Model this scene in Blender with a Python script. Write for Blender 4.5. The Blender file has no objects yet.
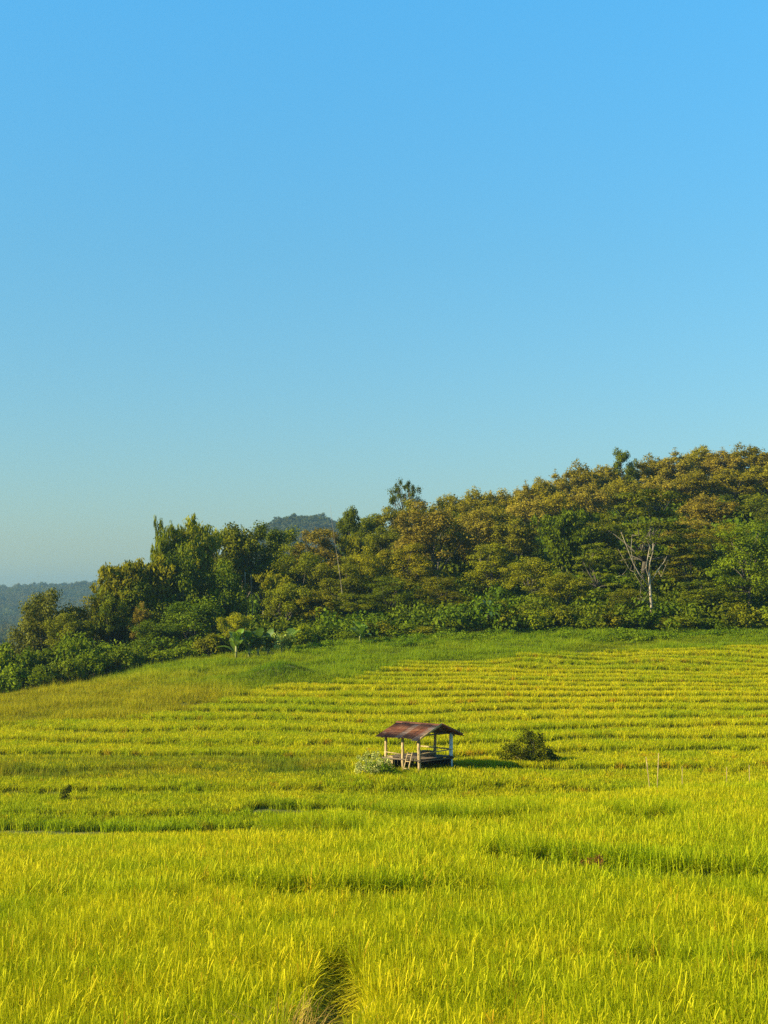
import bpy, math, random
import numpy as np
from mathutils import Vector, Matrix

random.seed(7)
rng = np.random.default_rng(7)
scene = bpy.context.scene
COL = scene.collection
H = 14.0                      # height of the eye above the valley datum
F = 1479.0
TH = math.radians(3.48)
CT, ST = math.cos(TH), math.sin(TH)

# ------------------------------------------------------------------ helpers
def proj(X, Y, Z):
    z = Z - H
    d = Y * CT + z * ST
    d = np.where(d < 0.5, 0.5, d)
    return 384 + F * X / d, 512 - F * (-Y * ST + z * CT) / d

def unproj(px, py, Y):
    """the world point at distance Y that the sight line (px, py) meets"""
    a, b = (px - 384) / F, (512 - py) / F
    dy = CT - b * ST
    dz = ST + b * CT
    s = Y / dy
    return a * s, Y, H + dz * s

def _hash(ix, iy, seed):
    h = (ix.astype(np.int64) * 374761393 + iy.astype(np.int64) * 668265263 + seed * 982451653) & 0x7fffffff
    h = ((h ^ (h >> 13)) * 1274126177) & 0x7fffffff
    h = (h ^ (h >> 16)) & 0xffff
    return h / 65535.0

def vnoise(x, y, seed=0):
    x = np.asarray(x, float); y = np.asarray(y, float)
    ix = np.floor(x); iy = np.floor(y)
    fx = x - ix; fy = y - iy
    fx = fx * fx * (3 - 2 * fx); fy = fy * fy * (3 - 2 * fy)
    a = _hash(ix, iy, seed); b = _hash(ix + 1, iy, seed)
    c = _hash(ix, iy + 1, seed); d = _hash(ix + 1, iy + 1, seed)
    return (a * (1 - fx) + b * fx) * (1 - fy) + (c * (1 - fx) + d * fx) * fy   # 0..1

def fbm(x, y, seed=0, o=3):
    s = 0; w = 0; a = 1.0
    for k in range(o):
        s = s + a * vnoise(x * 2 ** k, y * 2 ** k, seed + k); w += a; a *= .5
    return s / w

def sstep(a, b, x):
    t = np.clip((x - a) / (b - a), 0, 1)
    return t * t * (3 - 2 * t)

def mesh_np(name, verts, faces, mat=None, attrs=None, smooth=False, mat_idx=None):
    """faces: array (n,4) or (n,3), or a list of such arrays"""
    me = bpy.data.meshes.new(name)
    verts = np.asarray(verts, np.float32)
    if not isinstance(faces, list): faces = [faces]
    faces = [np.asarray(f, np.int32) for f in faces if len(f)]
    me.vertices.add(len(verts)); me.vertices.foreach_set('co', verts.ravel())
    loops = np.concatenate([f.ravel() for f in faces])
    tot = np.concatenate([np.full(len(f), f.shape[1], np.int32) for f in faces])
    start = np.concatenate([[0], np.cumsum(tot)[:-1]]).astype(np.int32)
    me.loops.add(len(loops)); me.loops.foreach_set('vertex_index', loops)
    me.polygons.add(len(tot))
    me.polygons.foreach_set('loop_start', start)
    me.polygons.foreach_set('loop_total', tot)
    if smooth: me.polygons.foreach_set('use_smooth', np.ones(len(tot), bool))
    if mat_idx is not None: me.polygons.foreach_set('material_index', np.asarray(mat_idx, np.int32))
    me.update(calc_edges=True)
    for k, (dom, vals) in (attrs or {}).items():
        vals = np.asarray(vals, np.float32)
        if vals.ndim == 2:
            at = me.attributes.new(k, 'FLOAT_VECTOR', dom); at.data.foreach_set('vector', vals.ravel())
        else:
            at = me.attributes.new(k, 'FLOAT', dom); at.data.foreach_set('value', vals)
    for m in (mat if isinstance(mat, (list, tuple)) else [mat]):
        if m: me.materials.append(m)
    return me

def link(name, data, parent=None, loc=None, rot=None, label=None, cat=None, group=None, kind=None):
    o = bpy.data.objects.new(name, data); COL.objects.link(o)
    if parent: o.parent = parent
    if loc is not None: o.location = loc
    if rot is not None: o.rotation_euler = rot
    tag(o, label, cat, group, kind)
    return o

def tag(o, label=None, cat=None, group=None, kind=None):
    if label: o['label'] = label
    if cat: o['category'] = cat
    if group: o['group'] = group
    if kind: o['kind'] = kind

class MB:
    """collects verts and faces for one mesh"""
    def __init__(s): s.v = []; s.q = []; s.t = []; s.n = 0
    def add(s, v, q=None, t=None):
        v = np.asarray(v, float).reshape(-1, 3)
        if q is not None and len(q): s.q.append(np.asarray(q, int).reshape(-1, 4) + s.n)
        if t is not None and len(t): s.t.append(np.asarray(t, int).reshape(-1, 3) + s.n)
        s.v.append(v); s.n += len(v)
    def tube(s, pts, rad, n=6):
        pts = np.asarray(pts, float); m = len(pts)
        rad = np.broadcast_to(rad, (m,)) if np.ndim(rad) == 0 else np.asarray(rad, float)
        tan = np.gradient(pts, axis=0); tan /= np.linalg.norm(tan, axis=1)[:, None] + 1e-9
        up = np.array([0.13, 0.31, 1.0]) if abs(tan[0][2]) < .9 else np.array([1.0, .2, 0])
        rings = []
        ang = np.arange(n) * 2 * math.pi / n
        for i in range(m):
            a = np.cross(tan[i], up); a /= np.linalg.norm(a) + 1e-9
            b = np.cross(tan[i], a)
            rings.append(pts[i] + rad[i] * (np.cos(ang)[:, None] * a + np.sin(ang)[:, None] * b))
        v = np.concatenate(rings)
        q = []
        for i in range(m - 1):
            for j in range(n):
                q.append((i * n + j, i * n + (j + 1) % n, (i + 1) * n + (j + 1) % n, (i + 1) * n + j))
        v = np.concatenate([v, pts[-1:], pts[:1]])
        t = [((m - 1) * n + j, (m - 1) * n + (j + 1) % n, m * n) for j in range(n)]
        t += [((j + 1) % n, j, m * n + 1) for j in range(n)]
        s.add(v, q, t)
    def box(s, c, size, M=None):
        c = np.asarray(c, float); h = np.asarray(size, float) / 2
        v = np.array([(x, y, z) for x in (-1, 1) for y in (-1, 1) for z in (-1, 1)]) * h
        if M is not None: v = v @ np.asarray(M).T
        s.add(v + c, [(0, 1, 3, 2), (4, 6, 7, 5), (0, 4, 5, 1), (2, 3, 7, 6), (0, 2, 6, 4), (1, 5, 7, 3)])
    def mesh(s, name, mat, attrs=None, smooth=False):
        fs = []
        if s.q: fs.append(np.concatenate(s.q))
        if s.t: fs.append(np.concatenate(s.t))
        return mesh_np(name, np.concatenate(s.v), fs, mat, attrs, smooth)

# ------------------------------------------------------------------ materials
def new_mat(name):
    m = bpy.data.materials.new(name); m.use_nodes = True
    nt = m.node_tree; nt.nodes.clear()
    return m, nt, nt.nodes, nt.links

def leaf_mat(name, c0, c1, trans=.35, attr='tone', instancer=None, rough=.65, spec=.04):
    """leaf surface: colour runs c0..c1 over the leaf's own tone; tinted by the object's colour or by a point attribute"""
    m, nt, N, L = new_mat(name)
    out = N.new('ShaderNodeOutputMaterial')
    a = N.new('ShaderNodeAttribute'); a.attribute_name = attr
    mix = N.new('ShaderNodeMix'); mix.data_type = 'RGBA'
    mix.inputs[6].default_value = (*c0, 1); mix.inputs[7].default_value = (*c1, 1)
    L.new(a.outputs['Fac'], mix.inputs[0])
    mul = N.new('ShaderNodeMix'); mul.data_type = 'RGBA'; mul.blend_type = 'MULTIPLY'; mul.inputs[0].default_value = 1
    L.new(mix.outputs[2], mul.inputs[6])
    if instancer:
        b = N.new('ShaderNodeAttribute'); b.attribute_name = instancer; b.attribute_type = 'INSTANCER'
        L.new(b.outputs['Color'], mul.inputs[7])
    else:
        b = N.new('ShaderNodeObjectInfo'); L.new(b.outputs['Color'], mul.inputs[7])
    col = mul.outputs[2]
    p = N.new('ShaderNodeBsdfPrincipled'); p.inputs['Roughness'].default_value = rough
    p.inputs['Specular IOR Level'].default_value = spec
    L.new(col, p.inputs['Base Color'])
    tr = N.new('ShaderNodeBsdfTranslucent'); L.new(col, tr.inputs['Color'])
    ms = N.new('ShaderNodeMixShader'); ms.inputs[0].default_value = trans
    L.new(p.outputs[0], ms.inputs[1]); L.new(tr.outputs[0], ms.inputs[2])
    L.new(ms.outputs[0], out.inputs['Surface'])
    return m

def noisy_mat(name, cols, scale=3.0, rough=.85, detail=5, stretch=(1, 1, 1), bump=.3, obj=True, metal=0.0, spec=.3, pos=None):
    m, nt, N, L = new_mat(name)
    out = N.new('ShaderNodeOutputMaterial'); p = N.new('ShaderNodeBsdfPrincipled')
    p.inputs['Roughness'].default_value = rough; p.inputs['Metallic'].default_value = metal
    p.inputs['Specular IOR Level'].default_value = spec
    tc = N.new('ShaderNodeTexCoord'); mp = N.new('ShaderNodeMapping'); mp.inputs['Scale'].default_value = stretch
    L.new(tc.outputs['Object'], mp.inputs[0])
    nz = N.new('ShaderNodeTexNoise'); nz.inputs['Scale'].default_value = scale; nz.inputs['Detail'].default_value = detail
    L.new(mp.outputs[0], nz.inputs['Vector'])
    cr = N.new('ShaderNodeValToRGB'); e = cr.color_ramp.elements
    n = len(cols)
    e[0].position = .3; e[0].color = (*cols[0], 1); e[1].position = .7; e[1].color = (*cols[-1], 1)
    for i in range(1, n - 1):
        x = cr.color_ramp.elements.new(pos[i] if pos else .3 + .4 * i / (n - 1)); x.color = (*cols[i], 1)
    L.new(nz.outputs['Fac'], cr.inputs[0]); L.new(cr.outputs[0], p.inputs['Base Color'])
    if bump:
        b = N.new('ShaderNodeBump'); b.inputs['Strength'].default_value = bump; b.inputs['Distance'].default_value = .03
        L.new(nz.outputs['Fac'], b.inputs['Height']); L.new(b.outputs[0], p.inputs['Normal'])
    L.new(p.outputs[0], out.inputs[0])
    return m

M = {}
M['ground'] = noisy_mat('ground_soil_and_stubble', [(.035, .048, .006), (.07, .08, .010), (.10, .09, .018)], 1.3, .95, 6, bump=.6)
M['bark'] = noisy_mat('bark', [(.05, .04, .028), (.11, .09, .065), (.19, .16, .12)], 4, .9, 6, (1, 1, .3), bump=.8)
M['bark_dark'] = noisy_mat('dark_bark', [(.05, .04, .028), (.11, .09, .06)], 4, .9, 6, (1, 1, .3), bump=.8)
M['pale_bark'] = noisy_mat('pale_dead_bark', [(.10, .075, .045), (.28, .22, .14), (.44, .37, .26)], 3, .8, 6, (1, 1, .4), bump=.6)
M['culm'] = noisy_mat('bamboo_culm', [(.16, .17, .04), (.28, .26, .08)], 2, .5, 3, bump=.1)

M['broad'] = leaf_mat('broadleaf_leaf', (.066, .092, .003), (.190, .195, .005), .34)
M['olive'] = leaf_mat('olive_leaf', (.110, .115, .003), (.275, .240, .007), .36)
M['teak'] = leaf_mat('teak_leaf', (.145, .128, .004), (.325, .265, .013), .36)
M['tan'] = leaf_mat('tan_flowering_leaf', (.165, .132, .010), (.35, .27, .024), .34)
M['bamboo'] = leaf_mat('bamboo_leaf', (.125, .130, .003), (.31, .27, .005), .40)
M['rain'] = leaf_mat('layered_tree_leaf', (.055, .070, .002), (.170, .170, .005), .28)
M['bright'] = leaf_mat('bright_shrub_leaf', (.085, .125, .003), (.25, .275, .006), .38)
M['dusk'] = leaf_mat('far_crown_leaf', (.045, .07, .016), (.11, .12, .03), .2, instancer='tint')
M['under'] = leaf_mat('undergrowth_leaf', (.075, .125, .003), (.19, .23, .008), .34, instancer='tint')
M['rice'] = leaf_mat('rice_blade', (.268, .312, .0015), (.64, .545, .010), .36, instancer='tint', rough=.6, spec=.04)
M['grass'] = leaf_mat('rough_grass_blade', (.20, .255, .004), (.42, .38, .018), .38, instancer='tint', rough=.6, spec=.04)
M['banana'] = leaf_mat('banana_leaf', (.12, .20, .012), (.24, .30, .03), .4, rough=.4, spec=.4)
M['palm'] = leaf_mat('palm_leaf', (.05, .085, .014), (.09, .13, .02), .2, rough=.4, spec=.4)
M['pale_leaf'] = leaf_mat('pale_leaf', (.20, .24, .015), (.62, .60, .20), .3)
M['wood'] = noisy_mat('weathered_wood', [(.11, .07, .035), (.36, .25, .11), (.54, .40, .20)], 5, .85, 6, (4, 4, .6), bump=.5)
M['wood_dark'] = noisy_mat('old_dark_wood', [(.07, .05, .03), (.15, .11, .07)], 5, .9, 6, (3, 3, .6), bump=.5)
M['shade_wood'] = noisy_mat('underfloor_shade_wood', [(.012, .010, .008), (.035, .028, .02)], 5, .95, 5, bump=.4)  # near-black colour that paints the deep shade under the hut floor
M['post_blue'] = noisy_mat('pale_blue_paint', [(.42, .47, .47), (.62, .68, .68)], 6, .7, 5, bump=.3)
M['straw'] = leaf_mat('dry_straw', (.24, .15, .03), (.46, .31, .07), .2)
M['rust_leaf'] = leaf_mat('rust_red_leaf', (.13, .055, .012), (.22, .11, .02), .2)
def rust(name, cols):
    return noisy_mat(name, cols, 2.2, .75, 8, (.6, 2.2, 1), bump=.15, spec=.35)
M['rust_a'] = rust('rust_brown_sheet', [(.06, .02, .009), (.15, .048, .018), (.26, .11, .05)])
M['rust_b'] = rust('rust_red_sheet', [(.06, .02, .01), (.16, .05, .022), (.26, .12, .06)])
M['rust_c'] = rust('greyed_zinc_sheet', [(.13, .06, .035), (.22, .13, .09), (.34, .26, .21)])

# ------------------------------------------------------------------ terrain
TY = np.array([-60, 0, 5, 8, 14, 21, 28, 40, 52, 58, 64, 70, 80, 90, 105, 120, 140, 160, 172, 185, 210, 240, 270, 300, 400, 700, 6000.])
T_L = [-1.5, -1.7, -3.4, -4.1, -4.8, -5.4, -6.1, -7.4, -8.9, -9.7, -10.6, -11.3, -11.1, -10.6, -9.95, -9.5, -9.35, -10.1, -11.5, -13, -15, -17, -19, -22, -28, -30, -30]
T_ML = [-1.5, -1.7, -3.4, -4.1, -4.8, -5.4, -6.0, -7.1, -8.6, -9.4, -10.8, -11.4, -11.0, -10.6, -9.75, -9.0, -7.85, -6.5, -6.5, -7, -6.5, -6, -6, -7, -12, -25, -30]
T_M = [-1.5, -1.7, -3.4, -4.1, -4.8, -5.4, -5.9, -6.8, -7.8, -8.3, -9.6, -11.3, -11.0, -10.6, -9.68, -8.75, -7.2, -5.3, -3.8, -2.0, 1, 4, 5, 5, 0, -15, -30]
T_R = [-1.5, -1.7, -3.4, -4.1, -4.8, -5.4, -5.85, -6.5, -7.15, -7.4, -8.9, -11.4, -11.0, -10.6, -9.68, -8.75, -7.2, -5.3, -3.9, -1.0, 6, 12, 18, 20, 14, 0, -30]
TT = np.array([T_L, T_ML, T_M, T_R])

def smooth_ground(X, Y):
    X = np.asarray(X, float); Y = np.asarray(Y, float)
    acc = 0
    w = np.clip(Y * .035, .3, 8)
    for k in (-2, -1, 0, 1, 2):
        y = Y + k * w * .55
        cols = [np.interp(y, TY, T) for T in TT]
        u = np.clip(X / (.26 * (np.maximum(Y, 0) + 12)) * (1 + 12 / np.maximum(Y + 12, 12)), -1.3, 1.2)
        i = np.where(u < -.5, 0, np.where(u < 0, 1, 2))
        u0 = np.array([-1., -.5, 0.])[i]; u1 = np.array([-.5, 0., 1.])[i]
        f = (u - u0) / (u1 - u0)
        f = np.where(i == 2, f * f * (3 - 2 * np.clip(f, 0, 1)), f)
        C = np.stack(cols)
        a = np.take_along_axis(C, i[None], 0)[0]; b = np.take_along_axis(C, (i + 1)[None], 0)[0]
        acc = acc + a * (1 - f) + b * f
    z = acc / 5
    # distant hills
    far = sstep(380, 800, Y)
    z = z + 71 * np.exp(-((X + 48) / 88) ** 2 - ((Y - 1010) / 160) ** 2) * 0 + 103 * np.exp(-((X + 82) / 118) ** 2 - ((Y - 1500) / 260) ** 2)
    z = z + far * (57 * np.exp(-((Y - 2600) / 420) ** 2) * (.90 + .00045 * (X + 520)) * (.86 + .28 * fbm(X / 240, Y / 380, 5)))
    z = z + far * 6 * (fbm(X / 60, Y / 60, 9) - .5)
    
    return z

TERR_H = .30
def terrace_field(X, Y):
    """fraction inside a terrace (0 = its front edge), and how strongly terraced the place is"""
    g = smooth_ground(X, Y)
    wob = 3.0 * (fbm(X / 40, Y / 40, 21) - .5) + .45 * (fbm(X / 7, Y / 5, 25) - .5)
    Lv = g / TERR_H + wob
    k = np.floor(Lv); f = Lv - k
    w = sstep(62, 70, Y) * (1 - sstep(166, 171, Y))
    return g, k, f, w

def ground_z(X, Y):
    g, k, f, w = terrace_field(X, Y)
    ramp = sstep(.84, 1.0, f)
    z = g + w * TERR_H * (ramp - f + .5) * .95
    z = z + .05 * (fbm(X / 2.5, Y / 2.5, 3) - .5)
    # grassy hump and rough ground near the forest edge
    rough = sstep(120, 150, Y) * (1 - sstep(170, 185, Y))
    z = z + rough * .9 * (fbm(X / 7, Y / 6, 31) - .5)
    hx, hy, _ = unproj(278, 668, 141)
    z = z + 1.25 * np.exp(-((X - hx) / 3.8) ** 2 - ((Y - hy) / 2.0) ** 2)
    z = z + .26 * np.exp(-((X - 2.0) / 6.5) ** 4 - ((Y - 89.0) / 4.5) ** 4)      # the hut's knoll
    return z + H

HX, HY, _ = unproj(420, 760, 90.0)      # the hut stands here

def build_ground():
    ys = np.concatenate([np.arange(-60, 6, 2.5), np.arange(6, 60, .8), np.arange(60, 175, .26), np.arange(175, 320, 3),
                         np.geomspace(322, 6000, 120)])
    us = np.concatenate([np.linspace(-1, -.5, 22)[:-1], np.linspace(-.5, .5, 181), np.linspace(.5, 1, 22)[1:]])
    Yg, U = np.meshgrid(ys, us, indexing='ij')
    W = 60 + .62 * np.maximum(Yg, 0)
    Xg = U * W
    Z = ground_z(Xg, Yg)
    v = np.stack([Xg, Yg, Z], -1).reshape(-1, 3)
    nr, nc = Yg.shape
    i = np.arange(nr - 1)[:, None] * nc + np.arange(nc - 1)[None]
    q = np.stack([i, i + 1, i + nc + 1, i + nc], -1).reshape(-1, 4)
    me = mesh_np('ground', v, q, M['ground'], smooth=True)
    link('ground', me, kind='structure')
build_ground()

# ------------------------------------------------------------------ blades (rice and grass)
def blades(n, spread, h, width, segs, lean, droop, tones, hj=.25, taper=1.0):
    """n arching blades round the origin as strips of quads"""
    r = rng
    bx = r.normal(0, spread, (n, 2)); ang = r.uniform(0, 2 * math.pi, n)
    hh = h * (1 + hj * (r.random(n) - .6))
    ln = np.abs(r.normal(0, lean, n)); dr = droop * r.random(n)
    t = np.linspace(0, 1, segs + 1)
    out = hh[:, None] * (ln[:, None] * t + dr[:, None] * t ** 2.6 * .8)
    up = hh[:, None] * (t - dr[:, None] * .75 * t ** 3.2)
    dirx, diry = np.cos(ang), np.sin(ang)
    cx = bx[:, :1] + out * dirx[:, None]; cy = bx[:, 1:] + out * diry[:, None]
    wa = ang + math.pi / 2 + r.normal(0, .6, n)
    wv = width * (1 - .92 * taper * t ** 2.2) * .5
    wv = wv[None] * (.7 + .6 * r.random(n))[:, None]
    A = np.stack([cx - np.cos(wa)[:, None] * wv, cy - np.sin(wa)[:, None] * wv, up], -1)
    B = np.stack([cx + np.cos(wa)[:, None] * wv, cy + np.sin(wa)[:, None] * wv, up], -1)
    v = np.stack([A, B], 2).reshape(-1, 3)
    base = (np.arange(n) * (segs + 1) * 2)[:, None] + (np.arange(segs) * 2)[None]
    q = np.stack([base, base + 1, base + 3, base + 2], -1).reshape(-1, 4)
    tone = np.repeat(tones[0] + (tones[1] - tones[0]) * r.random(n), segs)
    return v, q, tone

def tuft(name, mat, layers):
    V, Q, T = [], [], []; n = 0
    for a in layers:
        v, q, t = blades(*a); V.append(v); Q.append(q + n); T.append(t); n += len(v)
    return mesh_np(name, np.concatenate(V), np.concatenate(Q), mat, {'tone': ('FACE', np.concatenate(T))})

def hidden_objs(name, meshes):
    c = bpy.data.collections.new(name)      # source shapes of a stuff scatter; not linked into the scene
    for i, me in enumerate(meshes):
        o = bpy.data.objects.new(name, me); c.objects.link(o)
    return c

def scatter(name, pts, rot, scl, tint, idx, coll, label, mat=None, kind='stuff', cat=None):
    n = len(pts)
    me = bpy.data.meshes.new(name)
    me.vertices.add(n); me.vertices.foreach_set('co', np.asarray(pts, np.float32).ravel())
    def at(k, typ, vals, key):
        a = me.attributes.new(k, typ, 'POINT'); a.data.foreach_set(key, np.ascontiguousarray(vals).ravel())
    at('rot', 'FLOAT_VECTOR', rot.astype(np.float32), 'vector')
    at('scl', 'FLOAT_VECTOR', scl.astype(np.float32), 'vector')
    at('tint', 'FLOAT_VECTOR', tint.astype(np.float32), 'vector')
    at('idx', 'INT', idx.astype(np.int32), 'value')
    if mat: me.materials.append(mat)
    o = link(name, me, label=label, kind=kind, cat=cat)
    ng = bpy.data.node_groups.new(name + '_scatter', 'GeometryNodeTree')
    ng.interface.new_socket('Geometry', in_out='INPUT', socket_type='NodeSocketGeometry')
    ng.interface.new_socket('Geometry', in_out='OUTPUT', socket_type='NodeSocketGeometry')
    N, L = ng.nodes, ng.links
    gi = N.new('NodeGroupInput'); go = N.new('NodeGroupOutput')
    ip = N.new('GeometryNodeInstanceOnPoints')
    ci = N.new('GeometryNodeCollectionInfo'); ci.inputs['Collection'].default_value = coll
    ci.inputs['Separate Children'].default_value = True; ci.inputs['Reset Children'].default_value = True
    def na(k, typ):
        a = N.new('GeometryNodeInputNamedAttribute'); a.data_type = typ; a.inputs['Name'].default_value = k
        return [s for s in a.outputs if s.enabled and s.name == 'Attribute'][0]
    L.new(gi.outputs[0], ip.inputs['Points']); L.new(ci.outputs[0], ip.inputs['Instance'])
    ip.inputs['Pick Instance'].default_value = True
    L.new(na('idx', 'INT'), ip.inputs['Instance Index'])
    e2r = N.new('FunctionNodeEulerToRotation'); L.new(na('rot', 'FLOAT_VECTOR'), e2r.inputs[0])
    L.new(e2r.outputs[0], ip.inputs['Rotation']); L.new(na('scl', 'FLOAT_VECTOR'), ip.inputs['Scale'])
    L.new(ip.outputs[0], go.inputs[0])
    md = o.modifiers.new('scatter', 'NODES'); md.node_group = ng
    return o

def fan_points(y0, y1, spacing, margin=3.0, k=.285):
    """jittered grid over the part of the slope seen from the path"""
    W = k * y1 + margin
    xs = np.arange(-W, W, spacing); ys = np.arange(y0, y1, spacing)
    X, Y = np.meshgrid(xs, ys)
    X = X.ravel() + rng.uniform(-.5, .5, X.size) * spacing; Y = Y.ravel() + rng.uniform(-.5, .5, Y.size) * spacing
    m = np.abs(X) < k * Y + margin
    return X[m], Y[m]

# bunds and gaps between the near paddies: (px, py) polylines on the rice top, half width in rows, strength
BANDS = [
    ([(185, 864), (250, 868), (330, 872), (420, 869), (520, 872)], 3.2, 1.0),
    ([(470, 836), (560, 842), (640, 848), (768, 856), (900, 860)], 3.2, 1.0),
    ([(-100, 816), (60, 819), (170, 822), (260, 818), (380, 816)], 2.2, 1.0),
    ([(0, 880), (80, 877), (200, 880)], 1.8, .6),
    ([(600, 801), (640, 804), (690, 802)], 2.4, 1.0),
    ([(500, 812), (560, 816), (640, 813)], 1.2, .5),
    ([(590, 930), (680, 936), (800, 938)], 2.8, .55),
    ([(240, 797), (330, 800), (470, 806), (560, 802)], 2.0, .9),
    ([(384, 850), (440, 858), (500, 866)], 2.0, .6),
]
def band_mask(px, py, X, Y):
    keep = np.ones(len(px)); lift = np.zeros(len(px))
    jit = 3.0 * (fbm(X / 1.6, Y / 1.2, 41) - .5)
    for pts, hw, st in BANDS:
        p = np.array(pts, float)
        c = np.interp(px, p[:, 0], p[:, 1])
        inside = sstep(p[0, 0] - 4, p[0, 0] + 25, px) * (1 - sstep(p[-1, 0] - 25, p[-1, 0] + 4, px))
        d = (py - c + jit)
        keep = np.where((np.abs(d - hw * .6) < hw * 2.0 * inside) & (rng.random(len(px)) < st + .1), 0, keep)
        lift = np.maximum(lift, inside * st * np.where((d < 0) & (d > -14), 1 - (-d) / 14, 0))
    return keep, lift

def upper_edge(px):   # top edge of the standing rice on the far slope, as rows
    return np.interp(px, [-200, 0, 120, 200, 262, 330, 350, 395, 400, 500, 520, 768, 1000],
                     [716, 716, 712, 700, 681, 676, 672, 660, 656, 655, 648, 641, 640])

def paddy_fields(X, Y):
    g, k, f, w = terrace_field(X, Y)
    _, k1, f1, _ = terrace_field(X, Y + .5); _, k0, f0, _ = terrace_field(X, Y - .5)
    wid = np.clip(.85 * np.abs(k1 + f1 - k0 - f0), .0, .25)          # a bund is about 0.85 m wide whatever the slope
    f = np.where(f > 1 - wid * .8, .99, np.where(f < wid * .2, 0.0, .5))
    Z = ground_z(X, Y)
    px, py = proj(X, Y, Z + .75)
    return k, f, w, Z, px, py

def rice_tint(X, Y, k, px, py):
    n1 = fbm(X / 9, Y / 12, 51); n2 = fbm(X / 1.7, Y / 2.2, 55); n3 = vnoise(k * .37 + 3, X / 30 + k, 61)
    far = sstep(62, 72, Y)
    yel = np.clip((n1 - .5) * 1.2 + (n2 - .5) * 1.6 + far * ((n3 - .5) * 1.0 + .24) + .5, 0, 1)
    # ripening streaks: the gold patch on the near paddy and the ones on the valley floor
    for (cx, cy, sx, sy, a) in ((185, 826, 95, 5, .9), (300, 816, 90, 5, .7), (20, 755, 60, 9, .6), (230, 766, 120, 6, .5),
                                (300, 960, 45, 22, .25), (385, 985, 22, 28, .5), (600, 690, 180, 20, .25), (420, 668, 120, 10, .35)):
        yel = yel + a * np.exp(-((px - cx) / sx) ** 2 - ((py - cy) / sy) ** 2)
    yel = np.clip(yel, 0, 1.3)
    green = np.array([.66, .80, .8]); gold = np.array([1.0, .97, 1.1])
    t = green + (gold - green) * yel[:, None]
    t = np.where(rng.random(len(X))[:, None] < .03, t * np.array([1.05, .72, 1.6]), t)      # a few browning hills of rice
    br = .82 + .3 * rng.random(len(X))
    return t * br[:, None]

def rice_zone(y0, y1, spacing, protos, name, label, s0=1.0):
    X, Y = fan_points(y0, y1, spacing)
    k, f, w, Z, px, py = paddy_fields(X, Y)
    keep, lift = band_mask(px, py, X, Y)
    keep = keep.astype(bool)
    over = fbm(X / 9, k * 1.7 + Y / 9, 63)
    front = (np.abs(X - HX) < 4.2) & (Y > 84) & (Y < 90)
    keep &= front | ~((w > .5) & ((f < .04) | (f > .9)) & (rng.random(len(X)) < np.where(over > .54, .45, .96)))
    keep &= py > upper_edge(px) + 2.0 * (fbm(X / 3, Y / 2, 71) - .5)
    keep &= ~(((X - HX) / 2.5) ** 2 + ((Y - 91.3) / 2.0) ** 2 < 1)
    # trodden gap through the nearest rice
    gx = np.interp(Y, [8, 14, 18, 23], [-.85, -.66, -.60, -.66])
    gap = (Y < 23) & (np.abs(X - gx + .12 * (vnoise(Y * 1.5, X * 0, 77) - .5)) < .36 * (1 - sstep(19, 23, Y)) + .03)
    keep &= ~gap
    keep &= ~((py < 770) & (py > 752) & (px < 340) & (fbm(X / 6, Y / 3, 79) > .56))     # fallow strip on the valley floor
    X, Y, Z, k, px, py, lift = (a[keep] for a in (X, Y, Z, k, px, py, lift))
    n = len(X)
    pts = np.stack([X, Y, Z - .02], 1)
    rot = np.stack([rng.normal(0, .055, n), rng.normal(.02, .055, n), rng.uniform(0, 6.283, n)], 1)
    nr = 1 - sstep(50, 70, Y)
    hs = (.95 + nr * .34 * (fbm(X / .9, Y / 1.1, 81) - .5) + .12 * (fbm(X / 7, Y / 7, 83) - .5)) * s0 + .32 * lift
    hs = np.where((np.abs(X - HX) < 4.2) & (Y > 84.5) & (Y < 90), hs * 1.2, hs)
    scl = np.stack([np.ones(n), np.ones(n), hs * rng.uniform(.94, 1.06, n)], 1)
    tint = rice_tint(X, Y, k, px, py)
    dk = lift[:, None]
    tint = tint * (1 - dk) + dk * tint * np.array([.72, .88, .9])      # greener, darker rice along the bunds
    idx = rng.integers(0, len(protos.objects), n)
    return scatter(name, pts, rot, scl, tint, idx, protos, label)

near_p = hidden_objs('rice_tuft', [tuft('rice_tuft', M['rice'], [
    (24, .06, .64, .0115, 4, .13, .9, (0, .35), .3),        # leaves
    (15, .055, .67, .010, 3, .10, .35, (.05, .5), .3),        # upright flag leaves
    (15, .06, .68, .014, 6, .10, 1.7, (.65, 1.0), .2, .35)]) for _ in range(7)])      # drooping heads
mid_p = hidden_objs('rice_patch', [tuft('rice_patch', M['rice'], [
    (20, .09, .66, .018, 2, .18, .5, (0, .45), .4),
    (10, .09, .70, .020, 3, .2, 1.0, (.5, 1.0), .25, .5)]) for _ in range(7)])
far_p = hidden_objs('rice_plot', [tuft('rice_plot', M['rice'], [
    (52, .17, .50, .034, 2, .14, .4, (0, .5), .3),
    (30, .17, .52, .032, 2, .15, .8, (.45, .95), .2, .5)]) for _ in range(7)])
rice_zone(6.5, 30, .155, near_p, 'rice_plants', 'nearest rice plants, yellow green blades with drooping heads')
rice_zone(30, 62, .22, mid_p, 'rice_plants', 'rice plants of the middle paddies, yellow green with dark bund gaps')
rice_zone(62, 172, .42, far_p, 'rice_plants', 'terraced rice plants stepping up the slope behind the hut')

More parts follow.
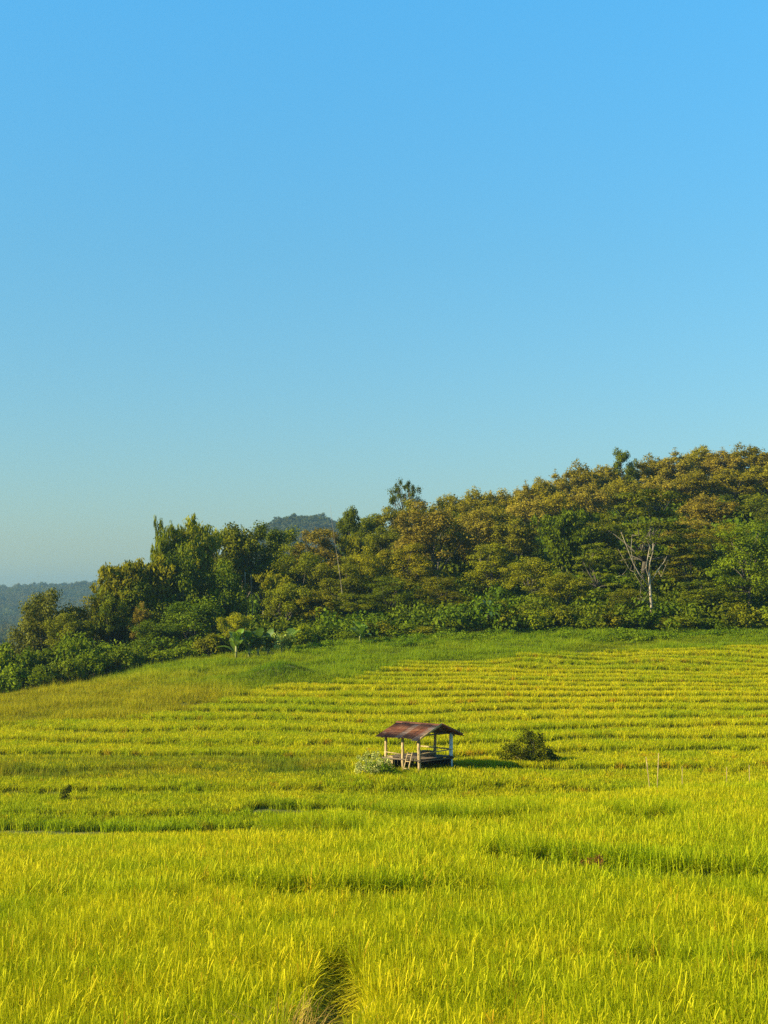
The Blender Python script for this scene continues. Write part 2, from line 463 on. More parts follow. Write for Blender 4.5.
# rough grass: bunds, fallow slope, forest verge
grass_p = hidden_objs('grass_tuft', [tuft('grass_tuft', M['grass'], [
    (44, .22, .46, .030, 2, .30, .9, (0, .8)), (10, .2, .7, .02, 2, .18, .6, (.4, 1.0))]) for _ in range(6)])
def grass_zone(y0, y1, spacing, name, label, sel, hscale=1.0):
    X, Y = fan_points(y0, y1, spacing, k=.30)
    k, f, w, Z, px, py = paddy_fields(X, Y)
    m, tint, hs = sel(X, Y, k, f, w, px, py)
    X, Y, Z, tint, hs = X[m], Y[m], Z[m], tint[m], hs[m]
    n = len(X)
    rot = np.stack([rng.normal(0, .1, n), rng.normal(0, .1, n), rng.uniform(0, 6.283, n)], 1)
    scl = np.stack([np.ones(n), np.ones(n), hs * rng.uniform(.75, 1.25, n) * hscale], 1)
    scatter(name, np.stack([X, Y, Z - .02], 1), rot, scl, tint * rng.uniform(.88, 1.1, (n, 1)), rng.integers(0, 6, n), grass_p, label)

def sel_verge(X, Y, k, f, w, px, py):
    m = py < upper_edge(px) + 1.5
    n1 = fbm(X / 8, Y / 5, 91); n2 = fbm(X / 3.5, Y / 1.5, 93)
    leftish = 1 - sstep(150, 330, px - (700 - py) * .8)
    low = sstep(664, 690, py)
    brown = np.clip(leftish * (.25 + .9 * low) + (n1 - .5) * 1.1, 0, 1)
    g = np.array([.66, .86, .5]); b = np.array([1.02, .88, .7])
    t = g + (b - g) * brown[:, None]
    hs = .35 + 2.2 * n2 ** 2
    hx, hy, _ = unproj(278, 668, 141); hump = np.exp(-((X - hx) / 4.2) ** 2 - ((Y - hy) / 2.6) ** 2)[:, None]
    t = t * (1 - hump) + hump * np.array([.50, .80, .5]) * (.8 + .4 * n2)[:, None]; hs = hs + .5 * hump[:, 0] * n2
    return m, t * (.7 + .55 * n2)[:, None], hs
grass_zone(112, 186, .45, 'rough_grass', 'green and straw coloured rough grass between the rice and the forest', sel_verge)

def sel_bund(X, Y, k, f, w, px, py):
    m = (py > upper_edge(px)) & (((w > .5) & ((f < .05) | (f > .76))) | (((X - HX) / 2.6) ** 2 + ((Y - 91.4) / 2.0) ** 2 < 1)
        | ((py < 771) & (py > 751) & (px < 345)))
    n2 = fbm(X / 3, Y / 2, 95)
    t = np.array([.50, .62, .7]) + (np.array([1.05, .82, .8]) - np.array([.50, .62, .7])) * np.clip((n2 - .45) * 2.2, 0, 1)[:, None]
    hs = np.where((py < 771) & (py > 751) & (px < 345), .9 + .5 * n2, .38)
    hs = np.where(((X - HX) / 2.6) ** 2 + ((Y - 91.4) / 2.0) ** 2 < 1, .55, hs)
    return m, t, hs
grass_zone(62, 172, .5, 'bund_grass', 'short dull grass growing on the bunds between the terraces', sel_bund)
def sel_near(X, Y, k, f, w, px, py):
    keep, lift = band_mask(px, py, X, Y)
    m = (keep < .5)
    t = np.tile(np.array([.42, .52, .6]), (len(X), 1))
    return m, t, np.full(len(X), .45)
grass_zone(9, 62, .3, 'bund_grass', 'low dark grass in the gaps between the nearest paddies', sel_near)

# ------------------------------------------------------------------ foliage
def leaf_cloud(cen, rad, nper, size, squash=.75, tone_c=None, elong=1.0, up=.35, shell=.5, hang=0.0, jit=.6):
    """leaf faces round every clump centre. returns verts, quads, tone"""
    cen = np.asarray(cen, float); rad = np.broadcast_to(rad, (len(cen),))
    nper = np.broadcast_to(nper, (len(cen),)).astype(int)
    ci = np.repeat(np.arange(len(cen)), nper); n = len(ci)
    d = rng.normal(0, 1, (n, 3)); d /= np.linalg.norm(d, axis=1)[:, None]
    rr = (shell + (1 - shell) * rng.random(n) ** .7) * (1 + .22 * rng.normal(0, 1, n))
    off = d * rr[:, None] * rad[ci][:, None]; off[:, 2] *= squash
    p = cen[ci] + off
    nrm = d + up * np.array([0, 0, 1.]) + jit * rng.normal(0, 1, (n, 3))
    nrm /= np.linalg.norm(nrm, axis=1)[:, None]
    ref = rng.normal(0, 1, (n, 3)) ; ref[:, 2] -= hang * 3
    a = ref - (ref * nrm).sum(1)[:, None] * nrm; a /= np.linalg.norm(a, axis=1)[:, None] + 1e-9
    b = np.cross(nrm, a)
    s = size * rng.uniform(.6, 1.35, n)
    la = (s * elong)[:, None] * a * .5; lb = s[:, None] * b * .36
    fold = nrm * (s * .12)[:, None]
    v = np.stack([p - la, p - lb + fold, p + la, p + lb + fold], 1).reshape(-1, 3)
    q = np.arange(4 * n).reshape(-1, 4)
    tc = rng.random(len(cen)) if tone_c is None else tone_c
    tone = np.clip(.62 * tc[ci] + .38 * rng.random(n), 0, 1)
    return v, q, tone

def crown_mesh(name, mat, clouds):
    V, Q, T = [], [], []; n = 0
    for v, q, t in clouds:
        V.append(v); Q.append(q + n); T.append(t); n += len(v)
    return mesh_np(name, np.concatenate(V), np.concatenate(Q), mat, {'tone': ('FACE', np.concatenate(T))})

def branch(mb, a, b, r0, r1, n=5, bend=.12, sides=5):
    a = np.asarray(a, float); b = np.asarray(b, float)
    t = np.linspace(0, 1, n)[:, None]
    L = np.linalg.norm(b - a)
    w = rng.normal(0, bend * L, 3)
    pts = a * (1 - t) + b * t + np.sin(t * math.pi) * w * np.array([1, 1, .4]) 
    pts[:, 2] += (np.sin(t[:, 0] * math.pi) * L * .06)
    mb.tube(pts, np.linspace(r0, r1, n), sides)
    return pts

# every prototype: nominal height 14 m, crown width about 9 m -> (trunk mesh, crown mesh, height, width)
def proto_round(mat, trunk_mat, nclump=46, h=14.0, w=9.0, base=.22, nleaf=210, size=.34, lumpy=.35, crad=(.85, 1.5), sq=.75, top=1.0, shell=.5, gaps=0):
    cz = h * (base + (1 - base) * .52); rz = h * (1 - base) * .48; rx = w * .46
    cen = []
    tries = 0
    while len(cen) < nclump and tries < 4000:
        tries += 1
        d = rng.normal(0, 1, 3); d /= np.linalg.norm(d)
        if d[2] < -.55: continue
        lob = 1 + lumpy * (vnoise(d[0] * 2.1 + 7 + gaps, d[1] * 2.1 + d[2] * 2 + 5, int(gaps) + 3) - .5) * 2
        r = (rng.random() ** .33) * lob
        if r < .38: continue
        c = np.array([d[0] * rx * r, d[1] * rx * r, cz + d[2] * rz * r * top])
        cen.append(c)
    cen = np.array(cen)
    rad = rng.uniform(*crad, len(cen))
    cl = leaf_cloud(cen, rad, (nleaf * (rad / rad.mean()) ** 2).astype(int), size, sq, shell=shell)
    mb = MB()
    fork = np.array([rng.normal(0, .2), rng.normal(0, .2), h * base * 1.25])
    trunk = branch(mb, (0, 0, -.6), fork, .30, .20, 5, .03, 7)
    for i in np.argsort(-rad)[:14]:
        c = cen[i]
        branch(mb, fork + rng.normal(0, .05, 3), c * .96 + fork * .04, .13, .03, 5, .08)
    return mb.mesh('trunk', trunk_mat, smooth=True), crown_mesh('crown', mat, [cl]), h, w

def proto_layered(mat, trunk_mat, h=14., w=12., layers=5, sq=.30, zj=.45):
    cen = []; rad = []
    for k in range(layers):
        z = h * (.45 + .5 * k / (layers - 1)); R = w * .5 * (1 - .55 * (k / (layers - 1)) ** 1.6)
        for _ in range(int(13 - k * 1.2)):
            a = rng.uniform(0, 6.283); r = R * math.sqrt(rng.uniform(.12, 1))
            cen.append((r * math.cos(a), r * math.sin(a), z + rng.normal(0, zj) - .14 * r)); rad.append(rng.uniform(1.0, 1.7))
    cen = np.array(cen); rad = np.array(rad)
    cl = leaf_cloud(cen, rad, 230, .27, sq, shell=.2, up=1.0, jit=.45)
    mb = MB(); fork = np.array([0, 0, h * .34])
    branch(mb, (0, 0, -.6), fork, .32, .22, 5, .03, 7)
    for i in range(0, len(cen), 3): branch(mb, fork, cen[i] - (0, 0, .25), .12, .03, 5, .1)
    return mb.mesh('trunk', trunk_mat, smooth=True), crown_mesh('crown', mat, [cl]), h, w

def proto_teak(mat, trunk_mat, h=13., w=7.5, nclump=34):
    """tufted crown of upright shoots: big leaves low, pale sprays at the tips"""
    mb = MB(); fork = np.array([0, 0, h * .42])
    branch(mb, (0, 0, -.6), fork, .22, .16, 5, .03, 6)
    cen = []; rad = []; tips = []
    for i in range(nclump):
        a = i * 2.4 + rng.normal(0, .3); r = w * .46 * math.sqrt((i + .5) / nclump)
        z = h * (.94 - .26 * (r / (w * .46)) ** 2) + rng.normal(0, .55)
        c = np.array([r * math.cos(a), r * math.sin(a), z])
        cen.append(c); rad.append(rng.uniform(.55, 1.0)); tips.append(c + (0, 0, rng.uniform(.4, 1.0)))
        cen.append(c * (.8, .8, 1) - (0, 0, rng.uniform(1.2, 2.6))); rad.append(rng.uniform(.9, 1.3))
        if i % 2 == 0: branch(mb, fork, c, .09, .02, 5, .06)
    tc = np.array([.62, .4] * nclump) + rng.normal(0, .15, nclump * 2)
    cl = leaf_cloud(np.array(cen), np.array(rad), 170, .26, .8, tone_c=np.clip(tc, 0, 1), shell=.35)
    t2 = leaf_cloud(np.array(tips), .38, 24, .20, 1.3, tone_c=np.ones(nclump), shell=.1)
    return mb.mesh('trunk', trunk_mat, smooth=True), crown_mesh('crown', mat, [cl, t2]), h, w

def proto_bamboo(mat, h=14., w=8., n=30, lean=None, plume=1.0):
    mb = MB(); cen = []; rad = []
    for i in range(n):
        a = rng.uniform(0, 6.283); L = h * rng.uniform(.72, 1.06); out = w * .5 * rng.uniform(.25, 1.0)
        dx, dy = math.cos(a) * out, math.sin(a) * out
        if lean: dx = dx * .5 + lean * rng.uniform(.5, 1.1); dy *= .6
        t = np.linspace(0, 1, 10)
        k = t ** 2.2
        pts = np.stack([rng.normal(0, .5) + dx * k, rng.normal(0, .5) + dy * k, L * (t - .16 * t ** 5 * (1 + 1.2 * out / w)) - .4], 1)
        mb.tube(pts, np.linspace(.06, .012, 10), 4)
        m = 13
        tt = np.linspace(.38, 1.0, m) + rng.normal(0, .012, m)
        P = np.stack([np.interp(tt, t, pts[:, j]) for j in range(3)], 1)
        cen.append(P + rng.normal(0, .28, (m, 3))); rad.append(.95 * (1 - .62 * np.abs(tt - .62) / .4) * plume + .15)
    cen = np.concatenate(cen); rad = np.clip(np.concatenate(rad), .25, 1.1)
    cl = leaf_cloud(cen, rad, np.maximum((44 * rad).astype(int), 10), .30, .9, elong=1.9, up=.1, shell=.15, hang=.8, jit=.9)
    return mb.mesh('culms', M['culm']), crown_mesh('crown', mat, [cl]), h * .88, w

def proto_bush(mat, h=3., w=4., n=16, nleaf=170, size=.24):
    cen = []; rad = []
    for i in range(n):
        a = rng.uniform(0, 6.283); r = w * .42 * math.sqrt(rng.random())
        z = h * (.85 - .5 * (r / (w * .5)) ** 2) * rng.uniform(.45, 1.0)
        cen.append((r * math.cos(a), r * math.sin(a), z)); rad.append(rng.uniform(.5, .95) * h / 3)
    cl = leaf_cloud(np.array(cen), np.array(rad), nleaf, size, .8, shell=.4)
    mb = MB()
    for i in range(0, n, 2): branch(mb, (rng.normal(0, .2), rng.normal(0, .2), -.2), cen[i], .05, .015, 4, .1, 4)
    return mb.mesh('stems', M['bark_dark']), crown_mesh('crown', mat, [cl]), h, w

def proto_open(mat, trunk_mat, h=13., w=9., n=44):
    """sparse crown of separate clumps on bare limbs"""
    cen = []; mb = MB(); fork = np.array([0, 0, h * .45])
    branch(mb, (0, 0, -.6), fork, .2, .15, 5, .03, 6)
    for i in range(n):
        a = i * 2.4 + rng.normal(0, .4); r = w * .46 * math.sqrt((i + .6) / n)
        cen.append((r * math.cos(a), r * math.sin(a), h * (.95 - .30 * (r / (w * .5)) ** 2) + rng.normal(0, .6) - (1.6 if i % 3 == 0 else 0)))
    for c in cen: branch(mb, fork, c, .10, .03, 5, .1, 5)
    cl = leaf_cloud(np.array(cen), rng.uniform(.45, .95, n), 95, .25, .7, shell=.2)
    return mb.mesh('trunk', trunk_mat, smooth=True), crown_mesh('crown', mat, [cl]), h, w

PROTO = {
 'broad': [proto_round(M['broad'], M['bark'], gaps=g, nclump=52) for g in (1, 4, 9)],
 'olive': [proto_round(M['olive'], M['bark'], gaps=g, nclump=50, lumpy=.4, size=.3) for g in (2, 6, 11)],
 'tan': [proto_round(M['tan'], M['bark'], gaps=g, nclump=85, lumpy=.3, size=.30, crad=(.65, 1.15), nleaf=150, shell=.35) for g in (3, 8)],
 'teak': [proto_teak(M['teak'], M['bark']) for g in range(4)],
 'teak_tan': [proto_teak(M['tan'], M['bark']) for g in range(2)],
 'bamboo': [proto_bamboo(M['bamboo']) for g in range(3)],
 'lean': [proto_bamboo(M['bamboo'], h=13, w=7, n=24, lean=-4.8, plume=.8)],
 'rain': [proto_layered(M['rain'], M['bark_dark']) for g in range(2)],
 'ltree': [proto_layered(M['olive'], M['bark_dark'], h=13, w=10, layers=6, sq=.55, zj=1.1) for g in range(3)],
 'vine': [proto_round(M['bright'], M['bark'], gaps=g, nclump=60, base=.03, nleaf=200, size=.30, w=9, h=10) for g in (5, 12)],
 'dome': [proto_round(M['tan'], M['bark'], gaps=g, nclump=95, base=.02, nleaf=190, size=.26, crad=(.8, 1.35), lumpy=.15, w=9, h=10, shell=.35) for g in (7, 13)],
 'bush': [proto_bush(M['bright']) for g in range(4)],
 'obush': [proto_bush(M['olive']) for g in range(3)],
 'open': [proto_open(M['broad'], M['bark'])],
}
KIND = {'broad': ('broadleaf_tree', 'tree'), 'olive': ('broadleaf_tree', 'tree'), 'tan': ('flowering_tree', 'tree'),
        'teak': ('teak_tree', 'tree'), 'teak_tan': ('teak_tree', 'tree'), 'bamboo': ('bamboo_clump', 'bamboo'),
        'lean': ('bamboo_clump', 'bamboo'), 'rain': ('layered_tree', 'tree'), 'ltree': ('layered_tree', 'tree'),
        'dome': ('rounded_tree', 'tree'), 'vine': ('vine_covered_tree', 'tree'), 'bush': ('shrub', 'shrub'), 'obush': ('shrub', 'shrub'), 'open': ('lone_tree', 'tree')}

def plant(kind, px, pytop, wpx, Y, label, tint=(1, 1, 1), rz=None, sink=0.0, group=None):
    """a tree at distance Y whose top reaches the sight line (px, pytop) and whose crown is wpx rows wide"""
    x, y, zt = unproj(px, pytop, Y)
    zg = float(ground_z(np.array([x]), np.array([y]))[0]) - sink
    tm, cm, h, w = random.choice(PROTO[kind])
    height = max(zt - zg, .8); width = wpx * Y / F
    nm, cat = KIND[kind]
    t = link(nm, None, loc=(x, y, zg), rot=(0, 0, random.uniform(0, 6.28) if rz is None else rz), label=label, cat=cat, group=group)
    t.empty_display_size = .5
    t.scale = (width / w, width / w, height / h)
    a = link('stems' if kind in ('bush', 'obush') else ('culms' if kind in ('bamboo', 'lean') else 'trunk'), tm, t)
    c = link('crown', cm, t)
    j = random.uniform(.8, 1.25)
    c.color = (tint[0] * j, tint[1] * j * random.uniform(.96, 1.04), tint[2] * j, 1)
    return t

RG = 'teak trees along the ridge line'
ridge = [  # px, top row, width, Y, kind, label tail
 (782, 450, 52, 268, 'teak', 'tan topped teak on the ridge at the very edge of the picture'),
 (748, 447, 44, 270, 'teak', 'tallest ridge teak, its tufted olive tan crown highest on the skyline'),
 (722, 452, 42, 266, 'teak_tan', 'golden brown ridge teak just below the highest skyline crown'),
 (700, 447, 36, 270, 'teak', 'narrow ridge teak with spiky shoots on the skyline'),
 (676, 455, 44, 264, 'teak_tan', 'golden brown teak on the ridge behind the dark layered tree, upslope'),
 (652, 459, 42, 266, 'teak', 'olive teak on the skyline above the pale dead tree'),
 (624, 453, 30, 262, 'broad', 'dark green pointed tree poking out of the teak skyline'),
 (604, 465, 40, 262, 'teak', 'tufted teak on the skyline next to the dark pointed tree'),
 (580, 466, 38, 258, 'teak', 'teak with a single raised tuft on the falling skyline'),
 (560, 477, 40, 256, 'teak_tan', 'tan teak halfway down the falling skyline'),
 (541, 479, 34, 252, 'teak', 'olive teak with two small shoots on the falling skyline'),
 (522, 488, 38, 250, 'teak_tan', 'tan teak near the foot of the falling skyline'),
 (500, 491, 40, 246, 'teak', 'olive yellow teak where the skyline levels out'),
 (474, 492, 40, 242, 'teak', 'rounded olive teak on the level skyline beside the paired shoots'),
 (447, 494, 36, 240, 'teak', 'teak with thin upright shoots beside the lone open tree'),
]
for px, py, w, Y, k, lab in ridge: plant(k, px, py, w * (1.0 if k == 'broad' else 1.3), Y, lab, group=RG)
upper = [
 (766, 466, 54, 246, 'teak', 'teak crown one row below the ridge at the edge of the picture'),
 (730, 470, 50, 244, 'teak', 'olive tan teak one row below the highest skyline crown'),
 (694, 472, 50, 242, 'teak', 'olive teak one row below the ridge, upslope of the dead tree'),
 (657, 477, 48, 240, 'teak_tan', 'tan teak right above the dark layered crown'),
 (622, 480, 48, 238, 'teak', 'olive teak one row below the dark pointed tree'),
 (588, 486, 46, 234, 'teak_tan', 'orange tan teak above the green feathery bamboo'),
 (556, 493, 46, 230, 'teak', 'olive teak one row below the falling skyline'),
 (526, 500, 46, 228, 'teak_tan', 'orange brown teak one row below the foot of the falling skyline'),
 (494, 505, 46, 224, 'teak', 'olive teak above the palm'),
 (462, 503, 46, 222, 'teak', 'yellow olive teak behind the big tan tree'),
 (752, 492, 56, 222, 'broad', 'dark green tree above the feathery bright tree'),
 (708, 496, 54, 220, 'teak_tan', 'tan crown beside the dark layered tree on its upslope side'),
 (780, 500, 50, 216, 'broad', 'dark green tree cut by the picture edge halfway up the hill'),
 (690, 520, 50, 206, 'tan', 'brown flowering tree between the dead tree and the feathery bright tree'),
 (725, 522, 44, 200, 'olive', 'olive tree above the shadowed gap beside the feathery bright tree'),
]
for px, py, w, Y, k, lab in upper: plant(k, px, py, w * 1.15, Y, lab, group='trees on the upper hill')
mid = [
 (436, 518, 70, 214, 'broad', 'dark green tree behind the big brown flowering tree', (1, 1, 1)),
 (405, 506, 56, 226, 'olive', 'olive green tree under the lone open tree', (1, 1, 1)),
 (372, 512, 46, 228, 'broad', 'dark green skyline tree next to the lone open tree', (1, 1.05, 1)),
 (350, 504, 28, 224, 'broad', 'narrow dark skyline tree beside the distant hill', (.9, .95, 1)),
 (386, 526, 46, 212, 'olive', 'green tree between the yellow bamboo and the big tan tree', (.85, 1, 1)),
 (436, 506, 86, 200, 'tan', 'big brown flowering tree with a pale fork showing under its crown', (.92, .92, 1)),
 (480, 512, 58, 208, 'teak_tan', 'orange tan teak behind the palm', (.95, 1, 1)),
 (515, 520, 56, 204, 'teak', 'olive teak between the palm and the feathery bamboo', (.9, 1, 1)),
 (564, 503, 62, 200, 'bamboo', 'tall green feathery bamboo reaching up into the teak', (.55, .80, .8)),
 (604, 520, 48, 202, 'olive', 'olive green tree behind the layered dark tree', (.9, .95, 1)),
 (644, 490, 118, 192, 'rain', 'wide dark tree with flat layered crown above the pale dead tree', (1, 1, 1)),
 (690, 545, 70, 188, 'rain', 'dark layered tree beside the pale dead trunk', (1.1, 1, 1)),
 (598, 545, 62, 186, 'rain', 'dark layered tree between bamboo and pale dead tree', (1, 1.05, 1)),
 (748, 528, 76, 178, 'ltree', 'large bright green feathery tree beside the field edge', (.62, .88, .8)),
 (790, 548, 60, 176, 'ltree', 'bright green feathery tree cut by the picture edge at the field', (.70, .92, .8)),
 (492, 545, 64, 192, 'ltree', 'yellow green layered tree right behind the palm', (.95, 1, 1)),
 (532, 556, 56, 186, 'olive', 'olive yellow tree at the forest edge beside the palm', (1, 1.03, 1)),
 (566, 572, 52, 180, 'olive', 'low olive tree at the field edge under the feathery bamboo', (.95, 1, 1)),
 (628, 588, 50, 178, 'olive', 'low olive tree next to the foot of the dead tree', (.8, .9, 1)),
 (705, 582, 58, 178, 'broad', 'low green tree between dead trunk and the dark gap', (1, 1, 1)),
 (356, 528, 38, 206, 'bamboo', 'yellow green upright bamboo below the narrow skyline tree', (.95, 1.02, 1)),
 (318, 528, 56, 206, 'tan', 'brownish tree in front of the distant hill beside the leaning pole', (.78, .78, .9)),
 (284, 533, 52, 208, 'broad', 'dark green tree on the skyline in front of the distant hill', (1.1, 1.1, 1)),
 (300, 552, 60, 192, 'olive', 'dark olive tree below the brownish tree', (.75, .85, .9)),
 (340, 562, 56, 188, 'olive', 'olive tree in front of the leaning pole', (.85, .95, 1)),
 (368, 552, 46, 190, 'olive', 'yellow olive tree under the upright bamboo', (1.15, 1.1, 1)),
 (408, 548, 62, 190, 'ltree', 'yellow olive layered tree in front of the big tan tree', (1.05, 1.02, 1)),
 (440, 578, 64, 182, 'ltree', 'low layered tree at the field edge under the tan tree', (.95, 1, 1)),
 (390, 580, 62, 181, 'ltree', 'green layered tree at the field edge with drooping tiers', (.72, .92, .9)),
 (352, 594, 50, 178, 'olive', 'small olive tree at the field edge above the shrubs', (.85, 1, .9)),
 (318, 590, 50, 178, 'olive', 'olive brown tree behind the flowering shrub', (.95, .9, .9)),
 (285, 582, 50, 178, 'olive', 'olive green tree behind the banana plants', (.8, .92, .9)),
 (238, 521, 66, 194, 'broad', 'dark round topped tree on skyline showing thin pale trunks', (1, 1, 1)),
 (208, 520, 50, 196, 'broad', 'dark green skyline tree between bamboo plumes and round topped tree', (1.05, 1.05, 1)),
 (264, 530, 54, 196, 'broad', 'dark green skyline tree with level top behind the small yellow tree', (.95, 1, 1)),
 (272, 566, 44, 184, 'bamboo', 'small yellow green bamboo under the dark skyline trees', (1, 1, 1)),
 (190, 512, 56, 186, 'bamboo', 'tallest bamboo with two feathery plumes on the skyline', (.78, .88, .9)),
 (163, 513, 26, 184, 'bamboo', 'slender bamboo plume standing apart on the skyline', (.7, .85, .9)),
 (150, 550, 78, 178, 'bamboo', 'broad golden bamboo below the slender plume', (.82, .85, .9)),
 (134, 578, 60, 175, 'broad', 'dark green tree under the broad golden bamboo', (.8, .85, .9)),
 (112, 590, 46, 173, 'broad', 'dark green tree under the leaning bamboo', (.85, .9, .9)),
 (176, 530, 50, 187, 'bamboo', 'mid green bamboo filling in under the two tall plumes', (.7, .85, .9)),
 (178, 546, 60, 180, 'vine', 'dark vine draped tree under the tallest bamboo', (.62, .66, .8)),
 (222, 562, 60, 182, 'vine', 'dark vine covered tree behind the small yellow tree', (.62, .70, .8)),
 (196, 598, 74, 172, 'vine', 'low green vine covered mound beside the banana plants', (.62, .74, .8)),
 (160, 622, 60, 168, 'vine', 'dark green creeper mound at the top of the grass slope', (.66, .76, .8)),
 (141, 606, 28, 172, 'tan', 'small brown tree in the hollow below the golden bamboo', (.7, .68, .7)),
 (128, 590, 50, 178, 'olive', 'dark olive tree behind the small brown tree', (.6, .7, .8)),
 (234, 612, 32, 166, 'olive', 'small bright yellow green tree beside the banana plants', (1.5, 1.6, 1)),
 (48, 592, 72, 172, 'dome', 'rounded brownish tree standing alone against the hazy ridge', (.42, .56, .6)),
 (124, 556, 56, 180, 'bamboo', 'golden bamboo between the leaning one and the slender plume', (.85, .86, .9)),
 (110, 574, 46, 178, 'bamboo', 'low dark green bamboo under the leaning one', (.7, .85, .9)),
 (98, 598, 52, 174, 'olive', 'low olive tree beside the rounded brownish tree', (.9, .9, .9)),
 (70, 612, 44, 168, 'olive', 'olive bushy tree in front of the rounded brownish tree', (.8, .9, .9)),
]
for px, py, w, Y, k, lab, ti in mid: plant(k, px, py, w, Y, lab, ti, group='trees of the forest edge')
lb = plant('lean', 150, 553, 60, 176, 'golden bamboo leaning out over the rounded tree and hazy ridge', (.85, .86, 1), rz=0)
plant('open', 405, 477, 44, 236, 'lone open crowned tree standing above the forest skyline', (.75, .8, 1.2))

edge = [  # shrubs along the foot of the forest
 (-8, 642, 52, 156, 'bush'), (16, 640, 50, 158, 'bush'), (44, 636, 50, 160, 'bush'), (74, 640, 46, 160, 'bush'), (100, 636, 50, 163, 'bush'),
 (4, 662, 40, 151, 'bush'), (34, 660, 42, 153, 'bush'), (64, 655, 42, 155, 'bush'), (92, 654, 40, 157, 'bush'), (122, 646, 46, 160, 'bush'),
 (150, 642, 46, 162, 'bush'), (182, 636, 44, 164, 'bush'), (210, 632, 36, 165, 'obush'),
 (262, 628, 36, 167, 'obush'), (300, 622, 40, 168, 'bush'), (322, 618, 40, 170, 'bush'), (348, 616, 40, 170, 'bush'),
 (374, 612, 42, 171, 'obush'), (398, 614, 44, 171, 'bush'), (424, 612, 40, 171, 'obush'), (450, 606, 42, 172, 'bush'), (474, 612, 34, 172, 'obush'),
 (508, 606, 40, 173, 'obush'), (534, 602, 42, 173, 'bush'), (560, 600, 42, 174, 'obush'), (588, 604, 40, 174, 'bush'), (612, 602, 38, 174, 'obush'),
 (636, 608, 36, 174, 'bush'), (668, 606, 38, 174, 'obush'), (690, 602, 42, 174, 'bush'), (714, 606, 36, 174, 'bush'), (742, 604, 38, 174, 'obush'), (768, 606, 40, 174, 'bush'),
]
where = ['at the picture edge above the straw slope', 'behind the lowest hedge shrub', 'below the rounded brownish tree', 'between rounded brownish tree and olive tree',
 'under the low olive tree', 'lowest of the hedge above the straw slope', 'second lowest along the straw slope', 'third lowest along the straw slope', 'below the hollow with the small brown tree',
 'in front of the dark hollow', 'at the crest of the grass slope', 'against the creeper mound', 'touching the creeper mound near the banana plants',
 'between the two groups of banana plants', 'beside the pale flowering shrub', 'above the grassy hump', 'below the small olive field edge tree', 'under the drooping tiered tree',
 'between the tiered tree and the low layered tree', 'under the low layered tree', 'two shrubs before the palm', 'hugging the palm trunk', 'just past the palm', 'below the olive yellow tree',
 'under the low olive tree by the feathery bamboo', 'in front of the dark gap under the bamboo', 'one shrub before the dead tree', 'at the foot of the dead tree', 'just past the dead tree',
 'under the low green tree', 'in front of the dark vertical gap', 'under the bright feathery tree', 'at the picture edge under the feathery tree']
sizes = ['bright green', 'leafy green', 'dense green', 'glossy green']
for i, (px, py, w, Y, k) in enumerate(edge):
    ti = (.82, .9, .9) if px < 230 else (.72 + .14 * (i % 3), .84 + .08 * (i % 3), .8)
    py += 5 * rng.normal() if px < 230 else 4 + 8 * rng.normal()
    plant(k, px, py, w, Y, ('olive green' if k == 'obush' else sizes[i % 4]) + ' shrub ' + where[i], ti, group='shrubs along the forest edge')

# ------------------------------------------------------------------ undergrowth under and behind the trees (a mass)
und = hidden_objs('undergrowth_clump', [crown_mesh('undergrowth_clump', M['under'], [leaf_cloud(
    np.array([(rng.normal(0, .8), rng.normal(0, .8), rng.uniform(.3, 1.5)) for _ in range(7)]), .85, 110, .26, .8, shell=.3)]) for _ in range(4)])
def undergrowth():
    X, Y = fan_points(150, 300, 2.1, 4, .30)
    Z = ground_z(X, Y); px, py = proj(X, Y, Z)
    edge_y = np.interp(px, [-100, 0, 100, 200, 300, 400, 768, 900], [153, 154, 160, 166, 168, 171, 175, 175])
    m = Y > edge_y + 2 * (fbm(X / 5, Y / 5, 101) - .5)
    X, Y, Z = X[m], Y[m], Z[m]; n = len(X)
    s = rng.uniform(.7, 1.7, n) * np.where(Y > 200, 1.5, 1)
    tint = np.stack([.7 + .5 * fbm(X / 9, Y / 9, 103), .8 + .3 * fbm(X / 6, Y / 6, 105), np.full(n, .9)], 1) * .85
    scatter('undergrowth', np.stack([X, Y, Z - .1], 1), np.stack([np.zeros(n), np.zeros(n), rng.uniform(0, 6.28, n)], 1),
            np.stack([s, s, s * rng.uniform(.7, 1.3, n)], 1), tint, rng.integers(0, 4, n), und, 'green undergrowth on the forest floor beneath the trees')
undergrowth()

def creeping():   # low weedy belt of ferns and creepers in front of the trees
    X, Y = fan_points(150, 180, .9, 3, .29)
    Z = ground_z(X, Y); px, py = proj(X, Y, Z)
    lo = np.interp(px, [-100, 0, 100, 200, 300, 400, 768, 900], [151, 151.5, 156, 161, 160, 160, 167, 167])
    n1 = fbm(X / 4, Y / 3, 107)
    m = (Y > lo + 5 * (1 - n1)) & (rng.random(len(X)) < .75)
    X, Y, Z, n1 = X[m], Y[m], Z[m], n1[m]; n = len(X)
    s = (.22 + .4 * n1) * rng.uniform(.6, 1.3, n)
    tint = np.stack([.75 + .5 * n1, 1.05 + .2 * n1, np.full(n, .9)], 1)
    scatter('low_weeds', np.stack([X, Y, Z - .12], 1), np.stack([np.zeros(n), np.zeros(n), rng.uniform(0, 6.28, n)], 1),
            np.stack([s * 1.3, s * 1.3, s * .8], 1), tint, rng.integers(0, 4, n), und, 'belt of low green weeds and creepers at the forest foot')
creeping()

